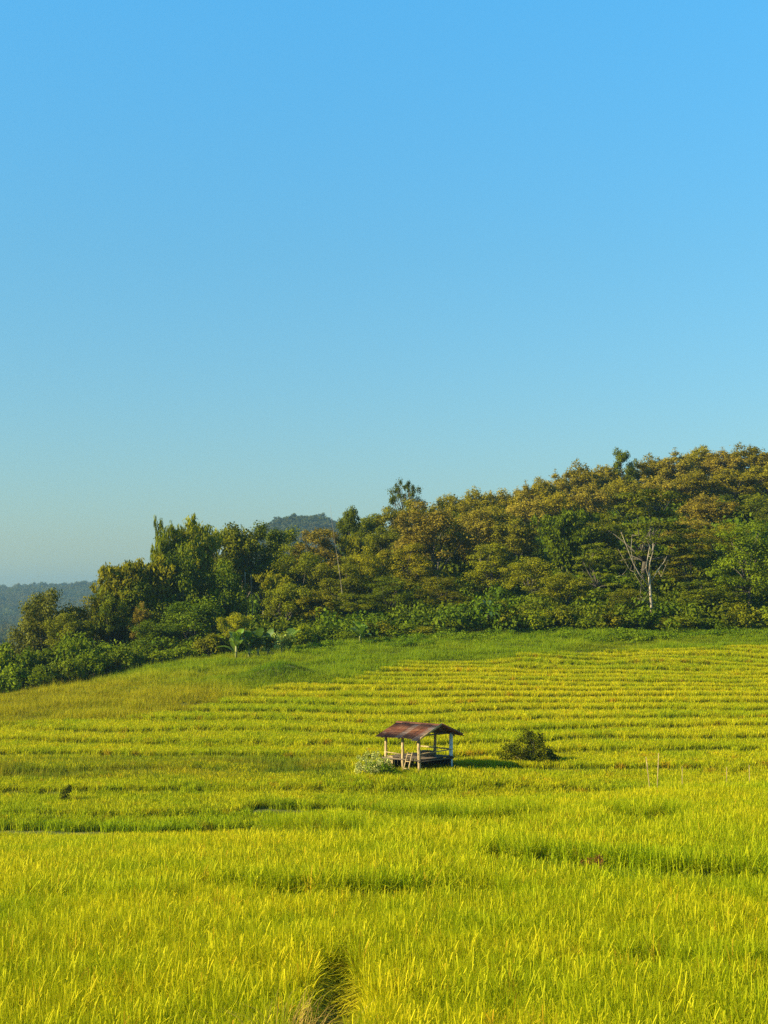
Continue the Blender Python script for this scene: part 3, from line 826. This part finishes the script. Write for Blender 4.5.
# ------------------------------------------------------------------ far wood on the hills
farp = hidden_objs('far_crown', [crown_mesh('far_crown', M['dusk'], [leaf_cloud(
    np.array([(rng.normal(0, 1.6), rng.normal(0, 1.6), rng.uniform(3, 7.5)) for _ in range(9)]), 1.7, 40, 1.0, .8, shell=.3)]) for _ in range(5)])
def far_wood():
    n = 60000
    Y = np.sqrt(rng.uniform(300 ** 2, 2850 ** 2, n)); X = rng.uniform(-.31, .03, n) * Y
    keep = ~((X > -.06 * Y) & (Y > 1900)) & ~((X > -.12 * Y) & (Y > 2150)) & ~((X > -.10 * Y) & (Y < 1150))
    X, Y = X[keep], Y[keep]; n = len(X)
    Z = ground_z(X, Y)
    s = rng.uniform(.75, 1.35, n) * np.where(rng.random(n) < .05, 1.5, 1)
    s = s * np.where(Y < 600, .8, np.where(Y < 1800, .68, 1))
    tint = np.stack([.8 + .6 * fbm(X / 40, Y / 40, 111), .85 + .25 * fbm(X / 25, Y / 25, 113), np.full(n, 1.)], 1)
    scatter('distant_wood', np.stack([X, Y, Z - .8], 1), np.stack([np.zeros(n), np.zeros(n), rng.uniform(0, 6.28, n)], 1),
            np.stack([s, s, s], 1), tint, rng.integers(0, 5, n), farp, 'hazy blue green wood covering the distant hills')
far_wood()

# ------------------------------------------------------------------ the pale dead tree
def gz(x, y): return float(ground_z(np.array([float(x)]), np.array([float(y)]))[0])
def dead_tree():
    Y = 175.5
    bx, by, _ = unproj(652, 610, Y)
    g = gz(bx, by)
    t = link('dead_tree', None, loc=(bx, by, g), label='bare pale dead tree with forked white limbs in front of dark crowns', cat='dead tree')
    def P(px, py, dy=0):
        x, y, z = unproj(px, py, Y + dy); return np.array([x - bx, y - by, z - g])
    mb = MB()
    def limb(pts, r0, r1):
        pp = np.array([P(*p) for p in pts]); pp[1:-1] += rng.normal(0, .05, (len(pp) - 2, 3))
        mb.tube(pp, np.linspace(r0, r1, len(pp)), 7)
    limb([(651, 634), (651, 607), (650, 590), (649, 573)], .19, .13)
    tr = link('trunk', mb.mesh('trunk', M['pale_bark'], smooth=True), t)
    specs = [
     ([(649, 573), (650, 562, .3), (653, 552, .4), (653, 543, .5)], .13, .05),
     ([(650, 580), (646, 568, -.2), (648, 556, -.4), (650, 545, -.6)], .13, .05),
     ([(650, 588), (640, 575, -.6), (634, 565, -.9), (628, 550, -1.2), (621, 532, -1.5)], .14, .035),
     ([(634, 565, -.9), (631, 550, -1.3), (632, 535, -1.6)], .07, .02),
     ([(640, 575, -.6), (630, 570, -1.3), (618, 549, -1.8)], .07, .02),
     ([(651, 582), (658, 570, .3), (664, 562, .4), (667, 556, .4)], .11, .03),
     ([(652, 600), (640, 582, -1.0), (634, 573, -1.4)], .08, .02),
     ([(658, 570, .3), (661, 577, -.5), (668, 560, -.7)], .05, .015),
     ([(651, 604), (644, 600, -1), (640, 596, -1.5)], .06, .02),
     ([(630, 577, -1), (622, 575, -1.3), (616, 577, -1.5)], .05, .015),
    ]
    for pts, r0, r1 in specs:
        mb2 = MB(); pp = np.array([P(*p) for p in pts]); mb2.tube(pp, np.linspace(r0, r1, len(pp)) * .68, 6)
        link('limb', mb2.mesh('limb', M['pale_bark'], smooth=True), t)
    for _ in range(26):
        p = random.choice(specs)[0]; a = p[random.randrange(1, len(p))]; dpx, dpy = rng.uniform(-9, 9), rng.uniform(-13, 2)
        d0 = a[2] if len(a) > 2 else 0
        mb2 = MB(); mb2.tube(np.array([P(a[0], a[1], d0), P(a[0] + dpx * .5, a[1] + dpy * .5 + 1, d0 - .2), P(a[0] + dpx, a[1] + dpy, d0 - .3)]), [.03, .02, .008], 4)
        link('twig', mb2.mesh('twig', M['pale_bark'], smooth=True), t)
dead_tree()

def pale_stem(px0, py0, px1, py1, Y, r0, r1, name, label, cat, mat='pale_bark', group=None):
    x0, y0, z0 = unproj(px0, py0, Y); g = gz(x0, y0)
    x1, y1, z1 = unproj(px1, py1, Y)
    base = np.array([x0, y0, g]); top = np.array([x1, y1, z1]); k = (g - z0) / (z1 - z0)
    bx = x0 + (x1 - x0) * k
    t = np.linspace(0, 1, 8)[:, None]
    pts = np.array([[bx, y0, g - .3]]) * (1 - t) + top * t; pts[:, 0] += .12 * np.sin(t[:, 0] * 5); pts -= base
    mb = MB(); mb.tube(pts, np.linspace(r0, r1, 8), 6)
    return link(name, mb.mesh(name, M[mat], smooth=True), loc=base, label=label, cat=cat, group=group)
pale_stem(337, 556, 331, 505, 184, .045, .008, 'leaning_pole', 'thin pale leaning bare stem rising past the distant hill', 'bare stem')
pale_stem(246, 606, 246, 572, 190, .11, .07, 'bare_trunk', 'first thin pale trunk under the dark round topped tree', 'tree trunk', group='thin pale trunks')
pale_stem(252, 606, 252, 574, 190.5, .09, .05, 'bare_trunk', 'second thin pale trunk under the dark round topped tree', 'tree trunk', group='thin pale trunks')
pale_stem(437, 590, 439, 562, 192, .16, .08, 'bare_trunk', 'short pale forked trunk glowing under the big tan tree', 'tree trunk')

# ------------------------------------------------------------------ banana plants and palm
def frond(L, w, rise, droop, ang, n=9, torn=.0):
    """one arching blade with a folded midrib; returns verts, quads"""
    t = np.linspace(0, 1, n)
    out = L * (t * math.cos(rise) + .15 * t ** 2); up = L * (t * math.sin(rise) - droop * t ** 2.3)
    wd = w * np.sin(np.clip(t * .96 + .04, 0, 1) * math.pi) ** .55 * .5; wd[0] = .03; wd[-1] = .01
    c, s = math.cos(ang), math.sin(ang)
    mid = np.stack([out * c, out * s, up], 1)
    side = np.array([-s, c, 0])
    lift = (wd * .35)[:, None] * np.array([0, 0, 1.])
    jit = 1 + torn * rng.normal(0, .35, (n, 1))
    A = mid + side * wd[:, None] * jit + lift; B = mid - side * wd[:, None] * jit + lift
    v = np.concatenate([A, mid, B]); q = []
    for i in range(n - 1):
        q += [(i, i + 1, n + i + 1, n + i), (n + i, n + i + 1, 2 * n + i + 1, 2 * n + i)]
    return v, np.array(q)

def banana(px, py_base, Y, h, label, yellow=0.0):
    x, y, _ = unproj(px, py_base, Y); g = gz(x, y)
    t = link('banana_plant', None, loc=(x, y, g), label=label, cat='banana plant', group='banana plants at the forest foot')
    mb = MB(); pts = [(0, 0, -.1), (.03, 0, h * .25), (.0, .02, h * .55)]
    mb.tube(pts, [.16, .13, .09], 8)
    link('stem', mb.mesh('stem', M['culm'], smooth=True), t)
    for i in range(12):
        L = h * rng.uniform(.45, .75)
        v, q = frond(L, .85, rng.uniform(.8, 1.4), rng.uniform(.25, .65), i * 2.4 + rng.normal(0, .3), torn=.5)
        v[:, 2] += h * rng.uniform(.18, .52); v[:, :2] += rng.normal(0, .12, 2)
        c = link('leaf', mesh_np('leaf', v, q, M['banana'], {'tone': ('FACE', np.full(len(q), rng.random()))}, smooth=True), t)
        k = 1 + yellow * rng.random()
        c.color = (k * .62, k * .68, .8, 1)
banana(236, 655, 160.5, 4.0, 'yellowing banana plant with a bright drooping leaf', 1.2)
banana(249, 653, 161.5, 3.6, 'green banana plant just behind the yellowing one', .3)
banana(258, 651, 162, 4.0, 'dark green banana plant with upright leaves, middle of the row', .0)
banana(268, 649, 163, 3.4, 'smaller green banana plant at the end of the row', .2)
banana(290, 646, 163.5, 3.2, 'lone banana plant beside the pale flowering shrub', .3)
banana(360, 640, 166, 3.2, 'bright yellow green banana plant by the small olive tree', 1.0)

def palm():
    x, y, _ = unproj(488, 624, 173); g = gz(x, y)
    t = link('palm_tree', None, loc=(x, y, g), label='dark fan palm with a short pale trunk at the forest edge', cat='palm')
    mb = MB(); mb.tube([(0, 0, -.2), (.05, 0, 1.2), (0, 0, 2.4)], [.20, .17, .16], 8)
    link('trunk', mb.mesh('trunk', M['bark'], smooth=True), t)
    for i in range(15):
        rise = rng.uniform(-.1, 1.4); v, q = frond(rng.uniform(1.9, 2.5), .5, rise, .35, i * 2.4, torn=.2)
        v[:, 2] += 2.5
        c = link('frond', mesh_np('frond', v, q, M['palm'], {'tone': ('FACE', np.full(len(q), rng.random()))}, smooth=True), t)
        c.color = (.9, 1, 1, 1)
palm()

# ------------------------------------------------------------------ plants in the field
def field_shrub(px, py_base, Y, clouds_fn, label, name='shrub', cat='shrub', tint=(1, 1, 1), mat='broad', stem_n=8, hgt=1.8, wid=1.5):
    x, y, _ = unproj(px, py_base, Y); g = gz(x, y)
    t = link(name, None, loc=(x, y, g), label=label, cat=cat)
    cl, tips = clouds_fn()
    mb = MB()
    for p in tips: branch(mb, (rng.normal(0, .1), rng.normal(0, .1), -.1), p, .03, .008, 5, .08, 4)
    link('stems', mb.mesh('stems', M['bark_dark'] if mat != 'pale_leaf' else M['pale_bark']), t)
    c = link('foliage', crown_mesh('foliage', M[mat], [cl]), t); c.color = (*tint, 1)
    return t
def dark_bush():
    cen = []
    for i in range(60):
        a = rng.uniform(0, 6.283); r = math.sqrt(rng.random())
        x = 1.75 * r * math.cos(a); yy = 1.2 * r * math.sin(a)
        top = 2.45 * (1 - .75 * (abs(x + .1) / 1.9) ** 1.6) * (1 - .3 * abs(yy))
        cen.append((x, yy, top * rng.uniform(.25, 1.0)))
    cen = np.array(cen)
    return leaf_cloud(cen, .36, 80, .13, .85, shell=.2), cen[::5]
field_shrub(529, 757, 94, dark_bush, 'dark green rounded bush alone in the rice beside the hut', tint=(.62, .62, .7))
def pale_bush():
    tips = []
    for i in range(34):
        a = rng.uniform(0, 6.283); r = 1.15 * math.sqrt(rng.random())
        tips.append((r * math.cos(a), r * math.sin(a) * .8, 1.75 * (1 - .45 * (r / 1.2) ** 2) * rng.uniform(.55, 1)))
    tips = np.array(tips)
    return leaf_cloud(np.concatenate([tips, tips * (1, 1, .6)]), .2, 34, .10, 1.2, shell=.2), tips[::2]
field_shrub(371, 772, 88.0, pale_bush, 'wispy pale leaved shrub beside the hut posts', tint=(1, 1, 1), mat='pale_leaf')
def green_low():
    cen = rng.normal(0, .4, (16, 3)) * (1.3, 1, 0) + np.stack([np.zeros(16), np.zeros(16), rng.uniform(.3, .95, 16)], 1)
    return leaf_cloud(cen, .28, 60, .1, .8), cen[::4]
field_shrub(384, 772, 87.6, green_low, 'low green shrub between pale shrub and hut', tint=(.9, 1.1, 1), mat='bright')
def small_dark():
    cen = rng.normal(0, .16, (8, 3)) + (0, 0, .62)
    return leaf_cloud(cen, .18, 50, .1, .9), cen[::3]
field_shrub(66, 797, 81, small_dark, 'small dark tuft in the rice on the valley floor', 'weed_tuft', 'weed', (.5, .5, .6))
def rusty():
    cen = rng.normal(0, .1, (6, 3)) * (1.4, 1, .6) + (0, 0, .55)
    return leaf_cloud(cen, .09, 40, .03, .9, elong=3), cen[::3]
field_shrub(593, 853, 32.5, rusty, 'small rust red weed in the gap between paddies', 'weed_tuft', 'weed', (1, 1, 1), 'rust_leaf')
def flowering():
    cen = rng.normal(0, .6, (16, 3)) * (1.2, 1, .8) + (0, 0, 1.5)
    return leaf_cloud(cen, .4, 50, .22, .9, hang=.4), cen[::3]
field_shrub(280, 645, 162.5, flowering, 'pale yellow flowering shrub among the banana plants', 'flowering_shrub', 'shrub', (1, 1.05, .8), 'pale_leaf')

# flattened straw beside the trodden gap
def straw_heap():
    x, y, _ = unproj(288, 985, 15.9); g = gz(x, y)
    v, q, t = blades(380, .20, .70, .011, 4, .45, 1.0, (0, 1))
    v[:, 1] *= 1.7
    o = link('dry_rice_clump', mesh_np('dry_rice_clump', v, q, M['straw'], {'tone': ('FACE', t)}), loc=(x, y, g),
             label='dry beige flattened rice stalks beside the trodden gap', cat='dry plants')
straw_heap()
def gap_grass():
    pts = []
    for Y in np.arange(9, 17, .3):
        gx = np.interp(Y, [8, 14, 18, 23], [-.85, -.66, -.60, -.66])
        for s in (-1, 1): pts.append((gx + s * rng.uniform(.36, .42), Y + rng.normal(0, .06)))
    pts = np.array(pts); n = len(pts)
    Z = ground_z(pts[:, 0], pts[:, 1])
    tilt = rng.uniform(.15, .55, n)
    rot = np.stack([rng.normal(0, .3, n), rng.normal(0, .3, n), rng.uniform(0, 6.28, n)], 1)
    scatter('gap_grass', np.stack([pts[:, 0], pts[:, 1], Z], 1), rot, np.stack([np.full(n, .9), np.full(n, .9), rng.uniform(.8, 1.2, n)], 1),
            np.tile([.8, .85, 1.2], (n, 1)) * rng.uniform(.8, 1.15, (n, 1)), rng.integers(0, 7, n), near_p, 'leaning rice blades lining the trodden gap')
gap_grass()

# stakes beyond the near paddy
def stake(px, py0, py1, Y, lean, r, label, group=None):
    x, y, _ = unproj(px, py0, Y); g = gz(x, y)
    _, _, zt = unproj(px, py1, Y)
    mb = MB(); h = zt - g
    mb.tube([(0, 0, -.3), (lean * .5, .02, h * .5), (lean, 0, h)], [r, r * .9, r * .8], 7)
    link('stake', mb.mesh('stake', M['wood'], smooth=True), loc=(x, y, g), label=label, cat='stake', group=group)
stake(652, 780, 757, 79, -.30, .026, 'taller pair, stake leaning away from its partner with a forked foot', 'wooden stakes in the rice')
stake(656, 780, 753, 79.3, .16, .024, 'tallest thin stake of the leaning pair in the rice', 'wooden stakes in the rice')
stake(682, 779, 766, 80, .02, .018, 'short upright stake next to the leaning pair', 'wooden stakes in the rice')
stake(726, 776, 767, 80.5, .05, .018, 'thin short stake further along from the upright stake', 'wooden stakes in the rice')
stake(750, 776, 765, 80.5, -.04, .018, 'thin short stake last of the row', 'wooden stakes in the rice')

# ------------------------------------------------------------------ the hut
def hut():
    ang = -math.radians(42)
    L_, W_ = 3.5, 3.9
    ax = np.array([math.cos(ang), math.sin(ang)]); bx = np.array([-math.sin(ang), math.cos(ang)])
    # near gable foot corner of the roof sits on the sight line (420, 739)
    cx, cy, cz = unproj(420, 739.5, 88.4)
    c = np.array([cx, cy]) - ax * L_ / 2 + bx * W_ / 2
    g = min(gz(c[0], c[1]), H - 10.6)
    t = link('field_hut', None, loc=(c[0], c[1], g), rot=(0, 0, ang), label='open sided wooden field hut with rusty corrugated gable roof in the rice', cat='hut')
    ze = cz - g; rise = .72; zr = ze + rise
    def tub(name, pts, r, mat='wood', parent=t, n=7, sm=True):
        mb = MB(); mb.tube(np.array(pts, float), r, n)
        return link(name, mb.mesh(name, M[mat], smooth=sm), parent)
    # posts: three along each eave
    xs = (-1.35, .0, 1.25)
    for i, x in enumerate(xs):
        for s in (-1, 1):
            y = s * (W_ / 2 - .42)
            ztop = ze + rise * .22
            if s == 1 and i == 2:
                o = tub('post', [(x + .03, y, -.3), (x, y, .9), (x + .02, y, ztop)], .115, 'post_blue'); o['label'] = 'pale blue painted post'
            else:
                lx = rng.normal(0, .05)
                lx *= 2.2; tub('post', [(x + lx, y + rng.normal(0, .06), -.3), (x + rng.normal(0, .03), y, 1.0), (x, y, ztop)], [.12, .10, .085])
    # extra half wall of split boards at the back corner post
    for k in range(4):
        mb = MB(); mb.box((-1.35 + .13 * (k + 1), -W_ / 2 + .42, .78), (.11, .04, 1.0 - .06 * (k % 2)))
        link('board', mb.mesh('board', M['wood']), t)
    # floor platform
    mb = MB()
    for k in range(16): mb.box((-1.5 + k * .19, .05, 1.20 + .006 * (k % 3)), (.165, W_ - 1.1, .03))
    fl = link('floor', mb.mesh('floor', M['wood_dark']), t)
    for y in (-W_ / 2 + .36, W_ / 2 - .52): tub('beam', [(-1.6, y, 1.13), (1.5, y, 1.14)], .06, 'wood_dark')
    for x in (-1.35, 1.25): tub('beam', [(x + .12, -W_ / 2 + .3, 1.08), (x + .12, W_ / 2 - .3, 1.08)], .055, 'wood_dark')
    for k in range(15):       # added near-black boards on the far side, standing in for underfloor shade
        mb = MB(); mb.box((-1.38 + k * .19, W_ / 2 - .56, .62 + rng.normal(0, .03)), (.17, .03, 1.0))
        link('shade_board', mb.mesh('shade_board', M['shade_wood']), t)
    for k in range(9):  # same added boards across the back end, shade put into their colour
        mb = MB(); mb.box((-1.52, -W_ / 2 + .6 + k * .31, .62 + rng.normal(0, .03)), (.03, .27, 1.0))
        link('shade_board', mb.mesh('shade_board', M['shade_wood']), t)
    # rails
    tub('rail', [(-1.42, -W_ / 2 + .36, 1.50), (-.1, -W_ / 2 + .38, 1.44)], .03)
    tub('rail', [(1.33, -W_ / 2 + .3, 1.52), (1.33, W_ / 2 - .3, 1.60)], .035)
    tub('rail', [(-1.45, W_ / 2 - .33, 1.62), (1.35, W_ / 2 - .33, 1.60)], .045)
    # things stored on the floor: low box seat and bundle
    # ladder
    lad = None
    mb = MB()
    for dx in (0, .36):
        mb.tube([(.42 + dx, -W_ / 2 - .22, -.1), (.56 + dx, -W_ / 2 + .28, 1.62)], .035, 6)
    lad = link('ladder', mb.mesh('ladder', M['wood'], smooth=True), t)
    for k in range(4):
        f = .2 + k * .24
        tub('rung', [(.40 + .14 * f, -W_ / 2 - .22 + .5 * f, -.1 + 1.72 * f), (.82 + .14 * f, -W_ / 2 - .22 + .5 * f, -.1 + 1.72 * f)], .025, 'wood', lad)
    # roof frame
    mb = MB()
    for s in (-1, 1): mb.tube([(-1.6, s * (W_ / 2 - .42), ze + rise * .2), (1.6, s * (W_ / 2 - .42), ze + rise * .2)], .06, 6)
    mb.tube([(-1.65, 0, zr - .09), (1.65, 0, zr - .09)], .06, 6)
    for x in (-1.35, 0, 1.25):
        mb.tube([(x, -W_ / 2 + .4, ze + rise * .2), (x, W_ / 2 - .4, ze + rise * .2)], .05, 6)
        mb.tube([(x, 0, ze + rise * .2), (x, 0, zr - .1)], .045, 6)
        for s in (-1, 1): mb.tube([(x, s * (W_ / 2 - .05), ze - .06), (x, 0, zr - .09)], .045, 6)
    for s in (-1, 1):
        for f in (.15, .55, .85): mb.tube([(-1.7, s * W_ / 2 * (1 - f), ze + rise * f - .035), (1.7, s * W_ / 2 * (1 - f), ze + rise * f - .035)], .03, 5)
    roof = link('roof', mb.mesh('roof_frame', M['wood_dark'], smooth=True), t)
    # corrugated sheets, each slope seven sheets lapped side by side
    order = ['rust_a', 'rust_b', 'rust_a', 'rust_c', 'rust_a', 'rust_b', 'rust_c']
    order2 = ['rust_b', 'rust_a', 'rust_a', 'rust_c', 'rust_a', 'rust_b', 'rust_b']
    sl = math.hypot(W_ / 2, rise) + .1
    for s, od in ((-1, order), (1, order2)):
        for k in range(7):
            w = L_ / 7 + .06; x0 = -L_ / 2 + k * L_ / 7
            nx, ny = 26, 3
            ext = abs(rng.normal(0, .13)) - .05 + (0.1 if k == 6 else 0)
            u = np.linspace(0, w, nx); d = np.linspace(-.04 if s == -1 else .0, sl + ext, ny)
            Ug, Dg = np.meshgrid(u, d, indexing='ij')
            wave = .018 * np.sin(Ug / .076 * 2 * math.pi) + .004 * (k % 2) * 2
            frac = Dg / math.hypot(W_ / 2, rise)
            y = s * W_ / 2 * frac; z = zr - rise * frac + wave + .03 + .02 * rng.random()
            top = np.stack([x0 + Ug + rng.normal(0, .01), y, z], -1).reshape(-1, 3)
            bot = top - (0, 0, .006)
            i = np.arange(nx - 1)[:, None] * ny + np.arange(ny - 1)[None]
            q = np.stack([i, i + 1, i + ny + 1, i + ny], -1).reshape(-1, 4)
            n = nx * ny
            rim = [(a, b, b + n, a + n) for a, b in [(j * ny, (j + 1) * ny) for j in range(nx - 1)] + [(j * ny + ny - 1, (j + 1) * ny + ny - 1) for j in range(nx - 1)]]
            me = mesh_np('roof_sheet', np.concatenate([top, bot]), np.concatenate([q, q[:, ::-1] + n, np.array(rim)]), M[od[k]])
            link('roof_sheet', me, roof)
    # ridge cap and pale barge boards on the gable
    mb = MB()
    mb.add([(-1.8, -.16, zr - .01), (1.85, -.16, zr - .01), (1.85, 0, zr + .075), (-1.8, 0, zr + .075), (-1.8, .16, zr - .01), (1.85, .16, zr - .01)],
           [(0, 1, 2, 3), (3, 2, 5, 4)])
    link('ridge_cap', mb.mesh('ridge_cap', M['rust_a']), roof)
    for s in (-1, 1):
        a = np.array([1.81, s * (W_ / 2 + .05), ze - .01]); b = np.array([1.81, s * .02, zr + .0])
        mb = MB(); d = b - a; n = np.array([0, 0, 1.])
        v = [a, b, b + n * .13, a + n * .13]; v2 = [p + np.array([.03, 0, 0]) for p in v]
        mb.add(v + v2, [(0, 1, 2, 3), (7, 6, 5, 4), (0, 4, 5, 1), (1, 5, 6, 2), (2, 6, 7, 3), (3, 7, 4, 0)])
        link('barge_board', mb.mesh('barge_board', M['wood'] if s == -1 else M['rust_b']), roof)
    # box stored on the platform and a water jar beside it
    mb = MB(); mb.box((.45, .2, 1.375), (.8, .5, .30)); mb.box((.45, .2, 1.54), (.86, .56, .03)); 
    link('crate', mb.mesh('crate', M['wood_dark']), None, loc=(c[0], c[1], g), rot=(0, 0, ang), label='low dark crate stored on the hut floor', cat='crate')
hut()

# ------------------------------------------------------------------ haze
def haze():
    m, nt, N, L = new_mat('haze_air'); out = N.new('ShaderNodeOutputMaterial')
    v = N.new('ShaderNodeVolumePrincipled'); v.inputs['Color'].default_value = (.42, .68, .82, 1)
    v.inputs['Density'].default_value = HAZE; v.inputs['Anisotropy'].default_value = .5
    L.new(v.outputs[0], out.inputs['Volume'])
    mb = MB(); mb.box((0, 2985, 20), (7900, 6170, 190))
    link('haze', mb.mesh('haze', m), kind='stuff', label='pale blue haze in front of the distant hills')
HAZE = .00019
haze()

# ------------------------------------------------------------------ light
SUN_EL, SUN_AZ = math.radians(28), math.radians(250)     # azimuth clockwise from +Y (the view direction)
sd = Vector((math.sin(SUN_AZ) * math.cos(SUN_EL), math.cos(SUN_AZ) * math.cos(SUN_EL), math.sin(SUN_EL)))
sun = bpy.data.lights.new('sun', 'SUN'); sun.energy = 5.0; sun.angle = math.radians(.5); sun.color = (1.0, .87, .56)
so = bpy.data.objects.new('sun', sun); COL.objects.link(so)
so.rotation_euler = sd.to_track_quat('Z', 'Y').to_euler()
w = bpy.data.worlds.new('World'); scene.world = w; w.use_nodes = True
nt = w.node_tree; nt.nodes.clear()
sky = nt.nodes.new('ShaderNodeTexSky'); sky.sky_type = 'NISHITA'; sky.sun_disc = False
sky.sun_elevation = SUN_EL; sky.sun_rotation = SUN_AZ
sky.altitude = 400; sky.air_density = 1.0; sky.dust_density = .6; sky.ozone_density = 1.0
bg = nt.nodes.new('ShaderNodeBackground'); bg.inputs[1].default_value = .13
wo = nt.nodes.new('ShaderNodeOutputWorld')
tc = nt.nodes.new('ShaderNodeTexCoord'); sx = nt.nodes.new('ShaderNodeSeparateXYZ')
nt.links.new(tc.outputs['Generated'], sx.inputs[0])
cr = nt.nodes.new('ShaderNodeValToRGB'); cr.color_ramp.interpolation = 'LINEAR'
cr.color_ramp.elements[0].position = .04; cr.color_ramp.elements[0].color = (.290, .348, .345, 1)
e = cr.color_ramp.elements.new(.23); e.color = (.268, .545, .595, 1)
e = cr.color_ramp.elements[2]; e.position = .40; e.color = (.26, .76, .89, 1)
e = cr.color_ramp.elements.new(.85); e.color = (.15, .36, .46, 1)
nt.links.new(sx.outputs[2], cr.inputs[0])
mx = nt.nodes.new('ShaderNodeMix'); mx.data_type = 'RGBA'; mx.blend_type = 'MULTIPLY'; mx.inputs[0].default_value = 1
nt.links.new(sky.outputs[0], mx.inputs[6]); nt.links.new(cr.outputs[0], mx.inputs[7])
nt.links.new(mx.outputs[2], bg.inputs[0]); nt.links.new(bg.outputs[0], wo.inputs[0])

# ------------------------------------------------------------------ camera
cam = bpy.data.cameras.new('camera'); cam.sensor_fit = 'VERTICAL'; cam.sensor_height = 36; cam.lens = F / 1024 * 36
cam.clip_start = .1; cam.clip_end = 12000
co = bpy.data.objects.new('camera', cam); COL.objects.link(co)
co.location = (0, 0, H); co.rotation_euler = (math.pi / 2 + TH, 0, 0)
scene.camera = co
scene.view_settings.view_transform = 'Standard'; scene.view_settings.look = 'None'
scene.view_settings.gamma = 1; scene.view_settings.use_curve_mapping = False
scene.view_settings.exposure = 1.25
scene.cycles.max_bounces = 5; scene.cycles.diffuse_bounces = 3; scene.cycles.transmission_bounces = 4
scene.cycles.transparent_max_bounces = 8; scene.cycles.volume_bounces = 0
scene.cycles.use_denoising = False
